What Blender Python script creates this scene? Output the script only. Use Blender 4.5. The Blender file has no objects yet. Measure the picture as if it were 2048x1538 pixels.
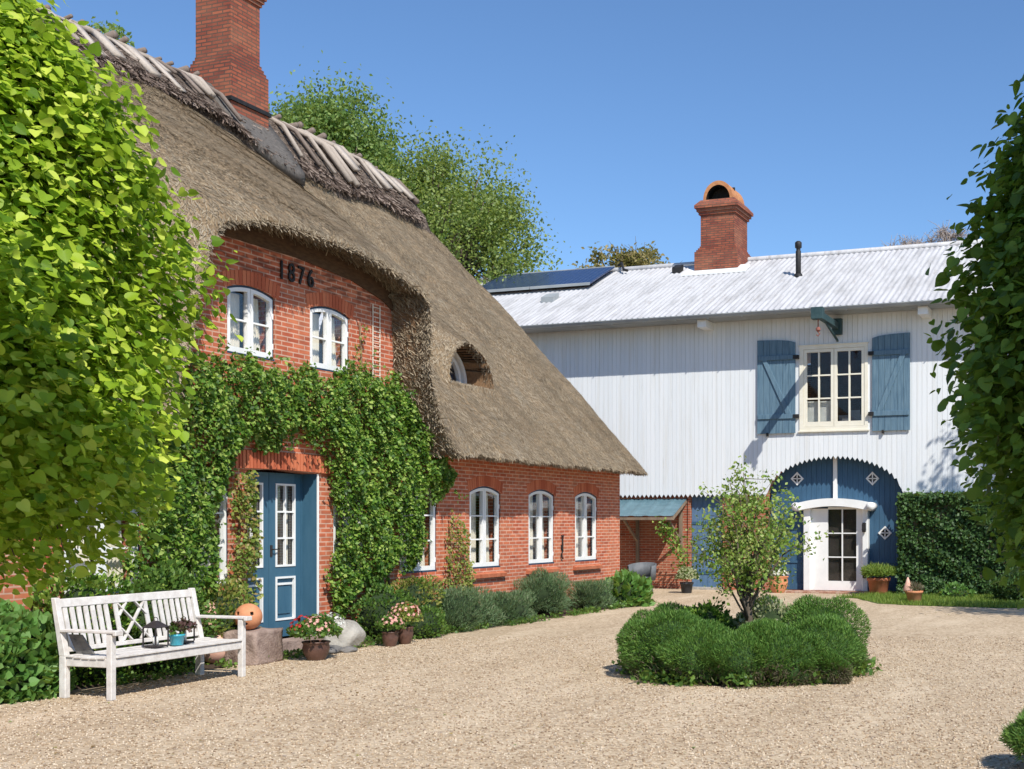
import bpy, bmesh, math, random
import numpy as np
from mathutils import Vector, Matrix
from mathutils.geometry import delaunay_2d_cdt
random.seed(7); rng = np.random.default_rng(7)
C = bpy.context.scene.collection
R = math.radians
# ------------------------------------------------------------------ camera, sky, sun
YAW = math.atan(860/2400)
cd = bpy.data.cameras.new("camera"); cam = bpy.data.objects.new("camera", cd); C.objects.link(cam)
cam.location = (11.3, 0, 1.75); cam.rotation_euler = (R(90), 0, YAW)
cd.sensor_width = 36; cd.lens = 2400/2048*36
cd.shift_x = -0.198; cd.shift_y = 0.1353
cd.clip_start = 0.05; cd.clip_end = 3000
bpy.context.scene.camera = cam
SUN = Vector((2.45, -2.16, 3.4)).normalized()
sd = bpy.data.lights.new("sun", 'SUN'); so = bpy.data.objects.new("sun", sd); C.objects.link(so)
sd.energy = 5.0; sd.angle = R(0.5); sd.color = (1, .95, .87)
so.rotation_euler = (-SUN).to_track_quat('-Z', 'Y').to_euler(); so.location = (30, -30, 40)
w = bpy.data.worlds.new("World"); bpy.context.scene.world = w; w.use_nodes = True
wn = w.node_tree; bg = wn.nodes['Background']
sky = wn.nodes.new('ShaderNodeTexSky'); sky.sky_type = 'NISHITA'; sky.sun_disc = False
sky.sun_elevation = math.asin(SUN.z); sky.sun_rotation = math.atan2(SUN.x, SUN.y)
sky.air_density = 1.0; sky.dust_density = 0.0; sky.ozone_density = 4.0
tint = wn.nodes.new('ShaderNodeMix'); tint.data_type = 'RGBA'; tint.blend_type = 'MULTIPLY'; tint.inputs[0].default_value = 1
wn.links.new(sky.outputs[0], tint.inputs[6]); tint.inputs[7].default_value = (.91, 1.08, 1.23, 1)
wn.links.new(tint.outputs[2], bg.inputs[0]); bg.inputs[1].default_value = 0.112
sc = bpy.context.scene
sc.view_settings.view_transform = 'Standard'; sc.view_settings.look = 'None'
sc.view_settings.exposure = 0.2; sc.view_settings.gamma = 1
sc.render.engine = 'CYCLES'

# ------------------------------------------------------------------ material helpers
def L(r, g, b):
    f = lambda c: (c/255/12.92) if c/255 <= .04045 else ((c/255+.055)/1.055)**2.4
    return (f(r), f(g), f(b), 1)
class NT:
    def __init__(s, name):
        s.m = bpy.data.materials.new(name); s.m.use_nodes = True; s.t = s.m.node_tree
        s.b = s.t.nodes['Principled BSDF']; s.out = s.t.nodes['Material Output']
    def n(s, ty, **kw):
        nd = s.t.nodes.new(ty)
        for k, v in kw.items():
            if k.startswith('_'): setattr(nd, k[1:], v)
            else:
                key = int(k[1:]) if k[0] == 'i' and k[1:].isdigit() else k.replace('__', ' ')
                s.set(nd.inputs[key], v)
        return nd
    def set(s, inp, v):
        if isinstance(v, bpy.types.NodeSocket): s.t.links.new(v, inp)
        else: inp.default_value = v
    def ramp(s, fac, stops, interp='LINEAR'):
        r = s.t.nodes.new('ShaderNodeValToRGB'); s.set(r.inputs[0], fac); e = r.color_ramp.elements
        r.color_ramp.interpolation = interp
        while len(e) < len(stops): e.new(.5)
        for x, (p, c) in zip(e, stops): x.position = p; x.color = c if len(c) == 4 else (*c, 1)
        return r.outputs[0]
    def mix(s, f, a, b, mode='MIX'):
        m = s.t.nodes.new('ShaderNodeMix'); m.data_type = 'RGBA'; m.blend_type = mode
        s.set(m.inputs[0], f); s.set(m.inputs[6], a); s.set(m.inputs[7], b); return m.outputs[2]
    def coord(s, kind='Object', scale=(1,1,1), rot=(0,0,0)):
        t = s.t.nodes.new('ShaderNodeTexCoord'); mp = s.t.nodes.new('ShaderNodeMapping')
        s.t.links.new(t.outputs[kind], mp.inputs[0]); mp.inputs['Scale'].default_value = scale
        mp.inputs['Rotation'].default_value = rot; return mp.outputs[0]
    def noise(s, vec, scale, detail=3, rough=.5):
        nd = s.n('ShaderNodeTexNoise', Scale=scale, Detail=detail, Roughness=rough); s.set(nd.inputs['Vector'], vec); return nd.outputs[0]
    def bump(s, h, strength=.3, dist=.01):
        b = s.t.nodes.new('ShaderNodeBump'); b.inputs['Strength'].default_value = strength
        b.inputs['Distance'].default_value = dist; s.set(b.inputs['Height'], h); s.t.links.new(b.outputs[0], s.b.inputs['Normal'])
    def fin(s, col, rough=.8, spec=.3):
        s.set(s.b.inputs['Base Color'], col); s.set(s.b.inputs['Roughness'], rough)
        s.b.inputs['Specular IOR Level'].default_value = spec; return s.m
def painted(name, c1, c2, scale=3, rough=.55, stretch=(1,1,1), bump=.15, spec=.3):
    t = NT(name); v = t.coord('Object', stretch); n = t.noise(v, scale, 5, .6)
    t.bump(t.noise(v, scale*8, 3), bump, .004)
    return t.fin(t.ramp(n, [(.3, c1), (.7, c2)]), rough, spec)
def brick_mat(name, c1, c2, mortar, bw=.24, rh=.067, ms=.009, off=.5, moss=0.3, burnt_shade=False):
    t = NT(name); uv = t.coord('UV')
    br = t.n('ShaderNodeTexBrick', _offset=off, Color1=c1, Color2=c2, Mortar=mortar, Scale=1.0, Bias=0.0)
    br.inputs['Mortar Size'].default_value = ms; br.inputs['Mortar Smooth'].default_value = .15
    br.inputs['Brick Width'].default_value = bw; br.inputs['Row Height'].default_value = rh
    t.set(br.inputs['Vector'], uv)
    # per brick tone
    big = t.noise(t.coord('UV', (1,1.6,1)), .9, 4, .6)
    sm = t.noise(t.coord('UV', (5.2,14,1)), 1.0, 1)
    col = t.mix(t.ramp(sm, [(.36,(0,0,0)),(.68,(.8,.8,.8))]), br.outputs[0], t.mix(.42, br.outputs[0], (.09,.035,.03,1)))
    col = t.mix(t.ramp(big, [(.4,(0,0,0)),(.75,(moss,moss,moss))]), col, (.55,.30,.17,1))
    if burnt_shade:  # dark burnt bricks near the gable top, also deepening the thatch shade in colour
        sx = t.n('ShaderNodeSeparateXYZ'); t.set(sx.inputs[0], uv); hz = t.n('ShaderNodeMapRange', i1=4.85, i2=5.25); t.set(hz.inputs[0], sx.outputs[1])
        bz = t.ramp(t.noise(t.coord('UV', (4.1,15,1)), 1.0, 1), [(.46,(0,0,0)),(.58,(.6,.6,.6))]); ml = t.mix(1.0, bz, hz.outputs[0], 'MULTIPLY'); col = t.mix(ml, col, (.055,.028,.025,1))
    t.bump(t.mix(.25, br.outputs[1], t.noise(uv, 60, 2)), -.5, .006)
    t.b.inputs['Normal']
    return t.fin(col, .88, .15)
def leaf_mat(name, cols, trans=.35, rough=.5, tcol=None, spec=.3):
    t = NT(name); g = t.n('ShaderNodeNewGeometry')
    c = t.ramp(g.outputs['Random Per Island'], [(i/(len(cols)-1), x) for i, x in enumerate(cols)])
    v = t.coord('Object'); nz = t.noise(v, 2.2, 2)
    c = t.mix(t.ramp(nz, [(.35,(0,0,0)),(.65,(.35,.35,.35))]), c, t.mix(.6, c, cols[0]))
    t.fin(c, rough, spec)
    tr = t.n('ShaderNodeBsdfTranslucent'); t.set(tr.inputs[0], t.mix(.6, c, tcol or (.5,.6,.08,1)))
    mx = t.n('ShaderNodeMixShader'); mx.inputs[0].default_value = trans
    t.t.links.new(t.b.outputs[0], mx.inputs[1]); t.t.links.new(tr.outputs[0], mx.inputs[2])
    t.t.links.new(mx.outputs[0], t.out.inputs[0]); return t.m
def island_mat(name, cols, rough=.85, spec=.15, bump=0, stretch=(1,1,1)):
    t = NT(name); g = t.n('ShaderNodeNewGeometry')
    c = t.ramp(g.outputs['Random Per Island'], [(i/(len(cols)-1), x) for i, x in enumerate(cols)])
    if bump:
        v = t.coord('Object', stretch); nz = t.noise(v, 20, 4); t.bump(nz, bump, .01)
        c = t.mix(t.ramp(nz, [(.35,(.5,.5,.5)),(.6,(0,0,0))]), c, t.mix(.6, c, cols[0]))
    return t.fin(c, rough, spec)
M = {}
M['brick'] = brick_mat('brick', (.58,.165,.08,1), (.43,.10,.05,1), (.62,.40,.30,1), burnt_shade=True)
M['brick_chimney'] = brick_mat('brick_chimney', (.38,.11,.06,1), (.22,.055,.038,1), (.11,.065,.05,1), ms=.013, moss=.22)
M['brick_old'] = brick_mat('brick_old', (.42,.10,.05,1), (.28,.07,.04,1), (.40,.28,.2,1))
M['soldier'] = island_mat('soldier_brick', [(.36,.09,.045,1),(.48,.13,.065,1),(.60,.20,.10,1),(.52,.16,.08,1)])
M['mortar'] = painted('mortar', (.20,.12,.09,1), (.36,.25,.19,1), 20)
M['white'] = painted('white_paint', (.74,.75,.73,1), (.82,.82,.80,1), 4, .4)
M['cream'] = painted('cream_paint', (.72,.68,.55,1), (.80,.77,.66,1), 4, .45)
M['blue_dark'] = painted('dark_blue_paint', (.018,.04,.075,1), (.03,.065,.11,1), 6, .5)
M['door_blue'] = painted('door_blue', (.04,.11,.17,1), (.055,.135,.20,1), 2.5, .45, (4,4,1))
M['gate_blue'] = painted('gate_blue', (.035,.09,.16,1), (.05,.12,.20,1), 2.0, .5, (6,6,1))
M['shutter_blue'] = painted('shutter_blue', (.07,.135,.195,1), (.145,.235,.30,1), 4, .65, (9,9,.6), bump=.5)
M['old_blue'] = painted('faded_blue', (.07,.14,.24,1), (.12,.20,.31,1), 2, .6, (6,6,1))
M['iron'] = painted('black_iron', (.012,.012,.013,1), (.03,.028,.027,1), 12, .6)
M['lantern_iron'] = painted('lantern_iron', (.02,.018,.018,1), (.05,.04,.04,1), 12, .5)
M['zinc'] = painted('grey_gutter', (.24,.26,.27,1), (.36,.38,.38,1), 3, .5, (.4,.4,.4))
M['darkgreen_iron'] = painted('green_iron', (.02,.05,.055,1), (.045,.085,.09,1), 12, .6)
M['curtain'] = painted('curtain', (.66,.61,.49,1), (.78,.74,.62,1), 3, .9, (1,1,1))
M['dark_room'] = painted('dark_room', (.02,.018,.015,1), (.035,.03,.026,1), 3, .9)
M['terra'] = painted('terracotta', (.50,.19,.085,1), (.63,.29,.15,1), 7, .8, bump=.3)
M['terra_red'] = painted('red_terracotta', (.40,.11,.05,1), (.52,.19,.10,1), 7, .8, bump=.3)
M['terra_pink'] = painted('pink_terracotta', (.60,.33,.24,1), (.70,.44,.34,1), 7, .85, bump=.3)
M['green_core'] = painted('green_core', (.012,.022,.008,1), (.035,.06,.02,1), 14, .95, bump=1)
M['pot_brown'] = painted('brown_glazed_pot', (.06,.028,.02,1), (.14,.07,.05,1), 9, .45, bump=.3, spec=.5)
M['pot_black'] = painted('black_pot', (.02,.022,.025,1), (.05,.05,.055,1), 9, .5)
M['turq'] = painted('turquoise_glaze', (.03,.32,.42,1), (.06,.42,.52,1), 9, .25, spec=.6)
M['soil'] = painted('soil', (.03,.02,.014,1), (.09,.06,.04,1), 30, .95, bump=1)
M['bark'] = painted('bark', (.07,.055,.04,1), (.17,.135,.10,1), 9, .95, (1,1,.3), bump=1)
M['stem'] = painted('vine_stem', (.14,.085,.05,1), (.26,.17,.10,1), 15, .95, bump=.6)
M['awning_tin'] = painted('awning_tin', (.07,.14,.17,1), (.12,.21,.25,1), 3, .45, (1,3,3), spec=.6)
M['old_wood'] = painted('old_wood', (.16,.12,.085,1), (.28,.21,.15,1), 6, .85, (1,1,.3), bump=.5)
M['pvc_grey'] = painted('grey_seat', (.09,.10,.11,1), (.16,.17,.18,1), 6, .6)
M['candle'] = painted('candle_wax', (.75,.72,.64,1), (.8,.78,.7,1), 6, .5)
# glass
t = NT('window_glass'); gl = t.n('ShaderNodeBsdfGlossy', Roughness=.03); gl.inputs[0].default_value = (1,1,1,1)
trn = t.n('ShaderNodeBsdfTransparent'); lw = t.n('ShaderNodeLayerWeight', Blend=.35); fr = t.n('ShaderNodeMath', _operation='MULTIPLY_ADD', i0=lw.outputs[1], i1=.22, i2=.012); mx = t.n('ShaderNodeMixShader')
t.set(mx.inputs[0], fr.outputs[0]); t.t.links.new(trn.outputs[0], mx.inputs[1]); t.t.links.new(gl.outputs[0], mx.inputs[2])
t.t.links.new(mx.outputs[0], t.out.inputs[0]); M['glass'] = t.m
# solar
t = NT('solar_cells'); br = t.n('ShaderNodeTexBrick', _offset=0, Color1=(.012,.028,.085,1), Color2=(.016,.034,.10,1), Mortar=(.10,.13,.2,1), Scale=1.0)
br.inputs['Mortar Size'].default_value = .006; br.inputs['Brick Width'].default_value = .16; br.inputs['Row Height'].default_value = .16
t.set(br.inputs['Vector'], t.coord('UV')); M['solar'] = t.fin(br.outputs[0], .22, .5)
# thatch
t = NT('thatch'); v = t.coord('Object'); n1 = t.noise(v, 1.1, 4, .6); n2 = t.noise(t.coord('Object',(1,1,.45)), 26, 4, .7)
c = t.ramp(n2, [(.32,(.075,.052,.033)),(.5,(.22,.165,.105)),(.68,(.37,.295,.19))])
c = t.mix(t.ramp(n1, [(.35,(0,0,0)),(.7,(.5,.5,.5))]), c, (.30,.21,.125,1))
t.bump(n2, .9, .03); M['thatch'] = t.fin(c, .95, .05)
t = NT('straw'); g = t.n('ShaderNodeNewGeometry'); c = t.ramp(g.outputs['Random Per Island'], [(0,(.13,.10,.068)),(.25,(.235,.185,.128)),(.5,(.34,.275,.19)),(.75,(.43,.36,.26)),(1,(.27,.215,.15))])
v = t.coord('Object'); nz = t.noise(v, .9, 5, .65); c = t.mix(t.ramp(nz, [(.36,(.55,.55,.55)),(.52,(0,0,0))]), c, t.mix(.7, c, (.12,.10,.075,1)))
nz = t.noise(t.coord('Object',(1,1.6,.5)), 1.7, 5, .7); c = t.mix(t.ramp(nz, [(.56,(0,0,0)),(.72,(.5,.5,.5))]), c, (.36,.34,.28,1)); M['straw'] = t.fin(c, .92, .06)
M['soffit'] = painted('thatch_cut', (.13,.075,.04,1), (.23,.14,.075,1), 25, .95, bump=.8)
t = NT('ridge_heather'); v = t.coord('Object'); n2 = t.noise(v, 20, 5, .75)
t.bump(n2, 1, .06); M['ridge'] = t.fin(t.ramp(n2, [(.35,(.045,.035,.03)),(.5,(.16,.125,.10)),(.68,(.30,.245,.20))]), .97, .05)
M['ridge_twig'] = island_mat('heather_twigs', [(.05,.037,.03,1),(.16,.12,.10,1),(.30,.24,.20,1)], .9, .05)
M['log'] = island_mat('weathered_oak', [(.22,.18,.15,1),(.37,.315,.265,1),(.50,.44,.38,1)], .85, .1, .7, (1,1,1))
M['log_dark'] = island_mat('dark_weathered_oak', [(.13,.10,.085,1),(.26,.21,.175,1)], .9, .1, .7)
M['felt'] = painted('grey_felt', (.075,.068,.062,1), (.155,.14,.125,1), 18, .95, bump=1)
# corrugated roof
t = NT('white_roof'); v = t.coord('Object',(3.2,.55,.55)); n = t.noise(v, 1.2, 6, .65); n3 = t.noise(t.coord('Object',(7,.9,.9)), 1.0, 5, .75)
c = t.ramp(n, [(.3,(.34,.335,.335)),(.55,(.50,.495,.50))]); c = t.mix(t.ramp(n3, [(.56,(0,0,0)),(.72,(.75,.75,.75))]), c, (.30,.27,.25,1))
M['roof_white'] = t.fin(c, .6, .25)
# cladding
t = NT('white_cladding'); v = t.coord('Object',(7,1,.35)); n = t.noise(v, 1.1, 5, .6); g = t.n('ShaderNodeNewGeometry')
c = t.ramp(g.outputs['Random Per Island'], [(0,(.69,.72,.735)),(.5,(.71,.74,.755)),(1,(.74,.765,.775))])
c = t.mix(t.ramp(n, [(.5,(0,0,0)),(.8,(.7,.7,.7))]), c, (.60,.59,.54,1))
dn = t.noise(t.coord('Object',(16,1,.5)), 1.0, 6, .75); c = t.mix(t.ramp(dn, [(.58,(0,0,0)),(.74,(.6,.6,.6))]), c, (.42,.43,.40,1))
t.bump(t.noise(t.coord('Object',(30,30,1.5)), 2, 3), .25, .004); M['clad'] = t.fin(c, .6, .2)
# stones
def stone(name, a, b, sc=4):
    t = NT(name); v = t.coord('Object'); n = t.noise(v, sc, 6, .65); t.bump(t.noise(v, sc*6, 4), .7, .02)
    return t.fin(t.ramp(n, [(.3,a),(.5,b),(.72,tuple(min(1,x*1.25) for x in b[:3]))]), .9, .15)
M['boulder'] = stone('boulder_stone', (.22,.20,.17), (.38,.355,.31))
M['block'] = stone('hewn_stone', (.17,.115,.095), (.31,.23,.19), 6)
M['slate'] = stone('flat_stone', (.08,.08,.08), (.17,.16,.15), 6)
# bench
t = NT('bleached_teak'); v = t.coord('Object',(1,1,1)); n = t.noise(t.coord('Object',(6,6,6)), 1.5, 5, .7)
t.bump(n, .3, .004); M['teak'] = t.fin(t.ramp(n, [(.3,(.50,.46,.42)),(.65,(.70,.67,.63))]), .75, .2)
# gravel
t = NT('gravel'); v = t.coord('Object'); 
vo = t.n('ShaderNodeTexVoronoi', Scale=36.0); t.set(vo.inputs['Vector'], v)
vo2 = t.n('ShaderNodeTexVoronoi', Scale=17.0); t.set(vo2.inputs['Vector'], v)
sp = t.n('ShaderNodeSeparateColor'); t.set(sp.inputs[0], vo.outputs['Color']); sp2 = t.n('ShaderNodeSeparateColor'); t.set(sp2.inputs[0], vo2.outputs['Color'])
c1 = t.ramp(sp.outputs[0], [(0,(.11,.07,.04)),(.18,(.36,.265,.165)),(.6,(.52,.40,.265)),(.88,(.68,.545,.38)),(1,(.76,.66,.50))])
c2 = t.ramp(sp2.outputs[1], [(0,(.26,.185,.12)),(.5,(.42,.32,.215)),(1,(.55,.44,.315))])
c = t.mix(.42, c1, c2)
big = t.noise(v, .35, 5, .6); c = t.mix(t.ramp(big, [(.35,(0,0,0)),(.7,(.35,.35,.35))]), c, (.35,.265,.175,1))
trk = t.noise(t.coord('Object',(.9,.22,1),(0,0,.35)), 1.4, 5, .6); c = t.mix(t.ramp(trk, [(.5,(0,0,0)),(.72,(.55,.55,.55))]), c, (.66,.54,.39,1)); c = t.mix(t.ramp(trk, [(.28,(.5,.5,.5)),(.44,(0,0,0))]), c, (.31,.225,.14,1))
bl = t.noise(v, 3.0, 4, .7); c = t.mix(t.ramp(bl, [(.4,(0,0,0)),(.75,(.3,.3,.3))]), c, (.56,.45,.32,1))
hh = t.mix(.5, vo.outputs['Distance'], t.mix(.5, vo2.outputs['Distance'], t.noise(v, 9, 3)))
t.bump(hh, -.8, .02); M['gravel'] = t.fin(c, .93, .1)
M['pebble'] = island_mat('pebble', [(.20,.135,.085,1),(.40,.29,.185,1),(.55,.425,.29,1),(.66,.555,.42,1),(.34,.27,.21,1)], .85, .2)
M['grass'] = leaf_mat('grass', [(.08,.15,.02,1),(.17,.27,.04,1),(.28,.34,.08,1)], .35, .6)
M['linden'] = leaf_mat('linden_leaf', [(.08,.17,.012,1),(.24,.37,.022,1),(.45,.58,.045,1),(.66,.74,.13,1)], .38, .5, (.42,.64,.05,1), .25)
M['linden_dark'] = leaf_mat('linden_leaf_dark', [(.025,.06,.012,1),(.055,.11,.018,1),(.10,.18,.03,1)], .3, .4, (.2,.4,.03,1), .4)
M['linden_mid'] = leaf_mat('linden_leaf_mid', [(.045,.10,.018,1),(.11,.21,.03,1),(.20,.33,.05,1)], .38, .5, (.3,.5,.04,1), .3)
M['vine'] = leaf_mat('vine_leaf', [(.022,.06,.009,1),(.055,.135,.016,1),(.11,.225,.026,1),(.21,.33,.045,1),(.40,.50,.12,1)], .3, .5, (.3,.5,.04,1), .3)
M['vine_warm'] = leaf_mat('vine_leaf_warm', [(.06,.12,.02,1),(.16,.24,.04,1),(.30,.32,.07,1),(.34,.20,.09,1)], .3, .45)
M['shrub'] = leaf_mat('shrub_leaf', [(.03,.08,.015,1),(.08,.17,.03,1),(.18,.29,.06,1)], .3, .45)
M['hosta'] = leaf_mat('broad_leaf', [(.07,.17,.03,1),(.13,.28,.06,1),(.22,.36,.12,1)], .3, .45)
M['heather'] = leaf_mat('heather_shoot', [(.03,.08,.014,1),(.065,.16,.024,1),(.12,.24,.04,1),(.18,.29,.06,1)], .15, .6)
M['heather_dry'] = leaf_mat('heather_dry', [(.10,.07,.05,1),(.17,.14,.09,1),(.12,.14,.06,1)], .1, .7)
M['lavender'] = leaf_mat('lavender_leaf', [(.035,.075,.035,1),(.08,.15,.06,1),(.14,.22,.10,1),(.20,.22,.13,1)], .15, .6)
M['birch'] = leaf_mat('birch_leaf', [(.07,.14,.03,1),(.15,.25,.06,1),(.28,.37,.12,1)], .35, .5)
M['willow'] = leaf_mat('willow_leaf', [(.06,.12,.02,1),(.16,.23,.045,1),(.30,.36,.09,1),(.24,.32,.14,1)], .35, .5)
M['brown_tree'] = leaf_mat('young_brown_leaf', [(.16,.12,.05,1),(.26,.22,.08,1),(.36,.28,.13,1)], .3, .6)
M['bare'] = painted('bare_twigs', (.26,.22,.19,1), (.40,.34,.30,1), 9, .95)
M['pale_leaf'] = leaf_mat('pale_leaf', [(.22,.27,.12,1),(.40,.42,.24,1),(.58,.56,.38,1)], .3, .5)
M['appletree'] = leaf_mat('apple_leaf', [(.08,.17,.03,1),(.18,.31,.05,1),(.33,.43,.10,1),(.42,.42,.16,1)], .35, .45)
M['hedge'] = leaf_mat('ivy_leaf', [(.02,.05,.014,1),(.045,.10,.028,1),(.09,.17,.05,1)], .15, .5, spec=.3)
def flower_m(n, a, b): return leaf_mat(n, [a, b], .3, .6, b)
M['fl_red'] = flower_m('red_petals', (.40,.02,.02,1), (.62,.07,.06,1)); M['fl_pink'] = flower_m('pink_petals', (.75,.33,.28,1), (.85,.55,.46,1))
M['fl_white'] = flower_m('white_petals', (.75,.75,.66,1), (.85,.85,.80,1)); M['dark_leaf'] = leaf_mat('purple_leaf', [(.03,.012,.014,1),(.09,.035,.035,1),(.05,.07,.02,1)], .1, .5)

# ------------------------------------------------------------------ object helpers
def tag(o, label=None, cat=None, group=None, kind=None):
    for k, v in (('label',label),('category',cat),('group',group),('kind',kind)):
        if v: o[k] = v
    return o
def thing(name, label, cat, loc=(0,0,0), rz=0, group=None):
    o = bpy.data.objects.new(name, None); C.objects.link(o); o.location = loc; o.rotation_euler = (0,0,rz); o.empty_display_size = .2
    return tag(o, label, cat, group)
def wmat(o):
    m = Matrix()
    while o is not None:
        m = Matrix.LocRotScale(o.location, o.rotation_euler, o.scale) @ m; o = o.parent
    return m
HOUSE = lambda a, b, d: (d, a, b)       # along wall, up, outwards -> world
BARN = lambda a, b, d: (a, 29.6-d, b)
WORLD = lambda a, b, d: (a, b, d)
class MB:
    def __init__(s, xf=WORLD): s.v = []; s.f = []; s.xf = xf
    def add(s, vs, fs):
        k = len(s.v); s.v += [s.xf(*p) for p in vs]; s.f += [tuple(i+k for i in f) for f in fs]; return s
    def box(s, a0, a1, b0, b1, c0, c1):
        return s.add([(a,b,c) for a in (a0,a1) for b in (b0,b1) for c in (c0,c1)],
            [(0,1,3,2),(4,6,7,5),(0,4,5,1),(2,3,7,6),(0,2,6,4),(1,5,7,3)])
    def prism(s, pts, c0, c1):            # polygon in (a,b), extruded c
        n = len(pts)
        return s.add([(a,b,c0) for a,b in pts]+[(a,b,c1) for a,b in pts],
            [tuple(range(n))[::-1], tuple(range(n,2*n))]+[(i,(i+1)%n,n+(i+1)%n,n+i) for i in range(n)])
    def hexa(s, p): # 8 pts bottom ring 4, top ring 4
        return s.add(p, [(3,2,1,0),(4,5,6,7)]+[(i,(i+1)%4,4+(i+1)%4,4+i) for i in range(4)])
    def strip(s, outer, inner, c0, c1, closed=False):   # band between two polylines
        n = len(outer); r = range(n if closed else n-1)
        for i in r:
            j = (i+1) % n
            o, p, q, u = outer[i], outer[j], inner[j], inner[i]
            s.hexa([(*o,c0),(*p,c0),(*q,c0),(*u,c0),(*o,c1),(*p,c1),(*q,c1),(*u,c1)])
        return s
    def beam(s, p, q, w, h=None, up=(0,0,1)):
        p, q = Vector(s.xf(*p)), Vector(s.xf(*q)); h = h or w; d = (q-p).normalized(); up = Vector(up)
        if abs(d.dot(up)) > .98: up = Vector((0,1,0))
        x = d.cross(up).normalized(); y = x.cross(d); k = len(s.v)
        for o in (p, q):
            for a, b in ((-1,-1),(1,-1),(1,1),(-1,1)): s.v.append(tuple(o+x*a*w/2+y*b*h/2))
        s.f += [tuple(i+k for i in f) for f in [(3,2,1,0),(4,5,6,7),(0,1,5,4),(1,2,6,5),(2,3,7,6),(3,0,4,7)]]; return s
    def tube(s, pts, rad, n=8):
        pts = [Vector(s.xf(*p)) for p in pts]; rad = rad if hasattr(rad,'__len__') else [rad]*len(pts); k = len(s.v)
        prev = None
        for i, p in enumerate(pts):
            d = (pts[min(i+1,len(pts)-1)]-pts[max(i-1,0)]).normalized()
            x = d.orthogonal().normalized() if prev is None else (prev-d*prev.dot(d)).normalized()
            prev = x; y = d.cross(x)
            for j in range(n):
                a = 2*math.pi*j/n; s.v.append(tuple(p+(x*math.cos(a)+y*math.sin(a))*rad[i]))
        for i in range(len(pts)-1):
            for j in range(n): s.f.append((k+i*n+j, k+i*n+(j+1)%n, k+(i+1)*n+(j+1)%n, k+(i+1)*n+j))
        s.f.append(tuple(k+j for j in range(n))[::-1]); s.f.append(tuple(k+(len(pts)-1)*n+j for j in range(n))); return s
    def lathe(s, prof, c=(0,0,0), n=24):
        k = len(s.v)
        for r, z in prof:
            for j in range(n):
                a = 2*math.pi*j/n; s.v.append(s.xf(c[0]+max(r,.0005)*math.cos(a), c[1]+max(r,.0005)*math.sin(a), c[2]+z))
        for i in range(len(prof)-1):
            for j in range(n): s.f.append((k+i*n+j, k+i*n+(j+1)%n, k+(i+1)*n+(j+1)%n, k+(i+1)*n+j))
        s.f.append(tuple(k+j for j in range(n))[::-1]); s.f.append(tuple(k+(len(prof)-1)*n+j for j in range(n))); return s
    def build(s, name, m, parent=None, smooth=False, local=False, bevel=0, label=None, split=False):
        if split:
            par = list(range(len(s.v)))
            def find(i):
                while par[i] != i: par[i] = par[par[i]]; i = par[i]
                return i
            for f in s.f:
                for i in f[1:]: par[find(i)] = find(f[0])
            gr = {}
            for f in s.f: gr.setdefault(find(f[0]), []).append(f)
            out = []
            for fs in gr.values():
                ids = sorted({i for f in fs for i in f}); mp = {j: k for k, j in enumerate(ids)}
                q = MB(); q.v = [s.v[i] for i in ids]; q.f = [tuple(mp[i] for i in f) for f in fs]; out.append(q.build(name, m, parent, smooth, local, bevel, label))
            return out[0]
        me = bpy.data.meshes.new(name)
        vs = s.v
        if parent is not None and not local:
            inv = wmat(parent).inverted(); vs2 = [tuple(inv @ Vector(p)) for p in vs]
        else: vs2 = vs
        me.from_pydata(vs2, [], s.f); bm = bmesh.new(); bm.from_mesh(me)
        bmesh.ops.recalc_face_normals(bm, faces=bm.faces)
        if bevel: bmesh.ops.bevel(bm, geom=list(bm.edges), offset=bevel, segments=1, affect='EDGES', clamp_overlap=True)
        uv = bm.loops.layers.uv.new('UVMap')
        W = Matrix() if local else (wmat(parent) if parent is not None else Matrix())
        for f in bm.faces:
            nn = f.normal
            ax = max(range(3), key=lambda i: abs(nn[i]))
            for l in f.loops:
                p = W @ l.vert.co
                l[uv].uv = (p.y, p.z) if ax == 0 else ((p.x, p.z) if ax == 1 else (p.x, p.y))
            f.smooth = smooth
        bm.to_mesh(me); bm.free(); me.materials.append(m if not isinstance(m, str) else M[m])
        o = bpy.data.objects.new(name, me); C.objects.link(o); o.parent = parent
        if label: o['label'] = label
        return o
def inpoly(P, poly):
    x, y = P[:,0], P[:,1]; r = np.zeros(len(P), bool); n = len(poly)
    for i in range(n):
        x0,y0 = poly[i]; x1,y1 = poly[(i+1)%n]
        if y0 == y1: continue
        c = ((y0 > y) != (y1 > y)) & (x < (x1-x0)*(y-y0)/(y1-y0)+x0); r ^= c
    return r
def pdist(P, poly, closed=True):
    d = np.full(len(P), 1e9); n = len(poly)
    for i in range(n if closed else n-1):
        a = np.array(poly[i]); b = np.array(poly[(i+1)%n]); ab = b-a
        t = np.clip(((P-a)@ab)/(ab@ab), 0, 1); d = np.minimum(d, np.linalg.norm(P-(a+t[:,None]*ab), axis=1))
    return d
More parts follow.
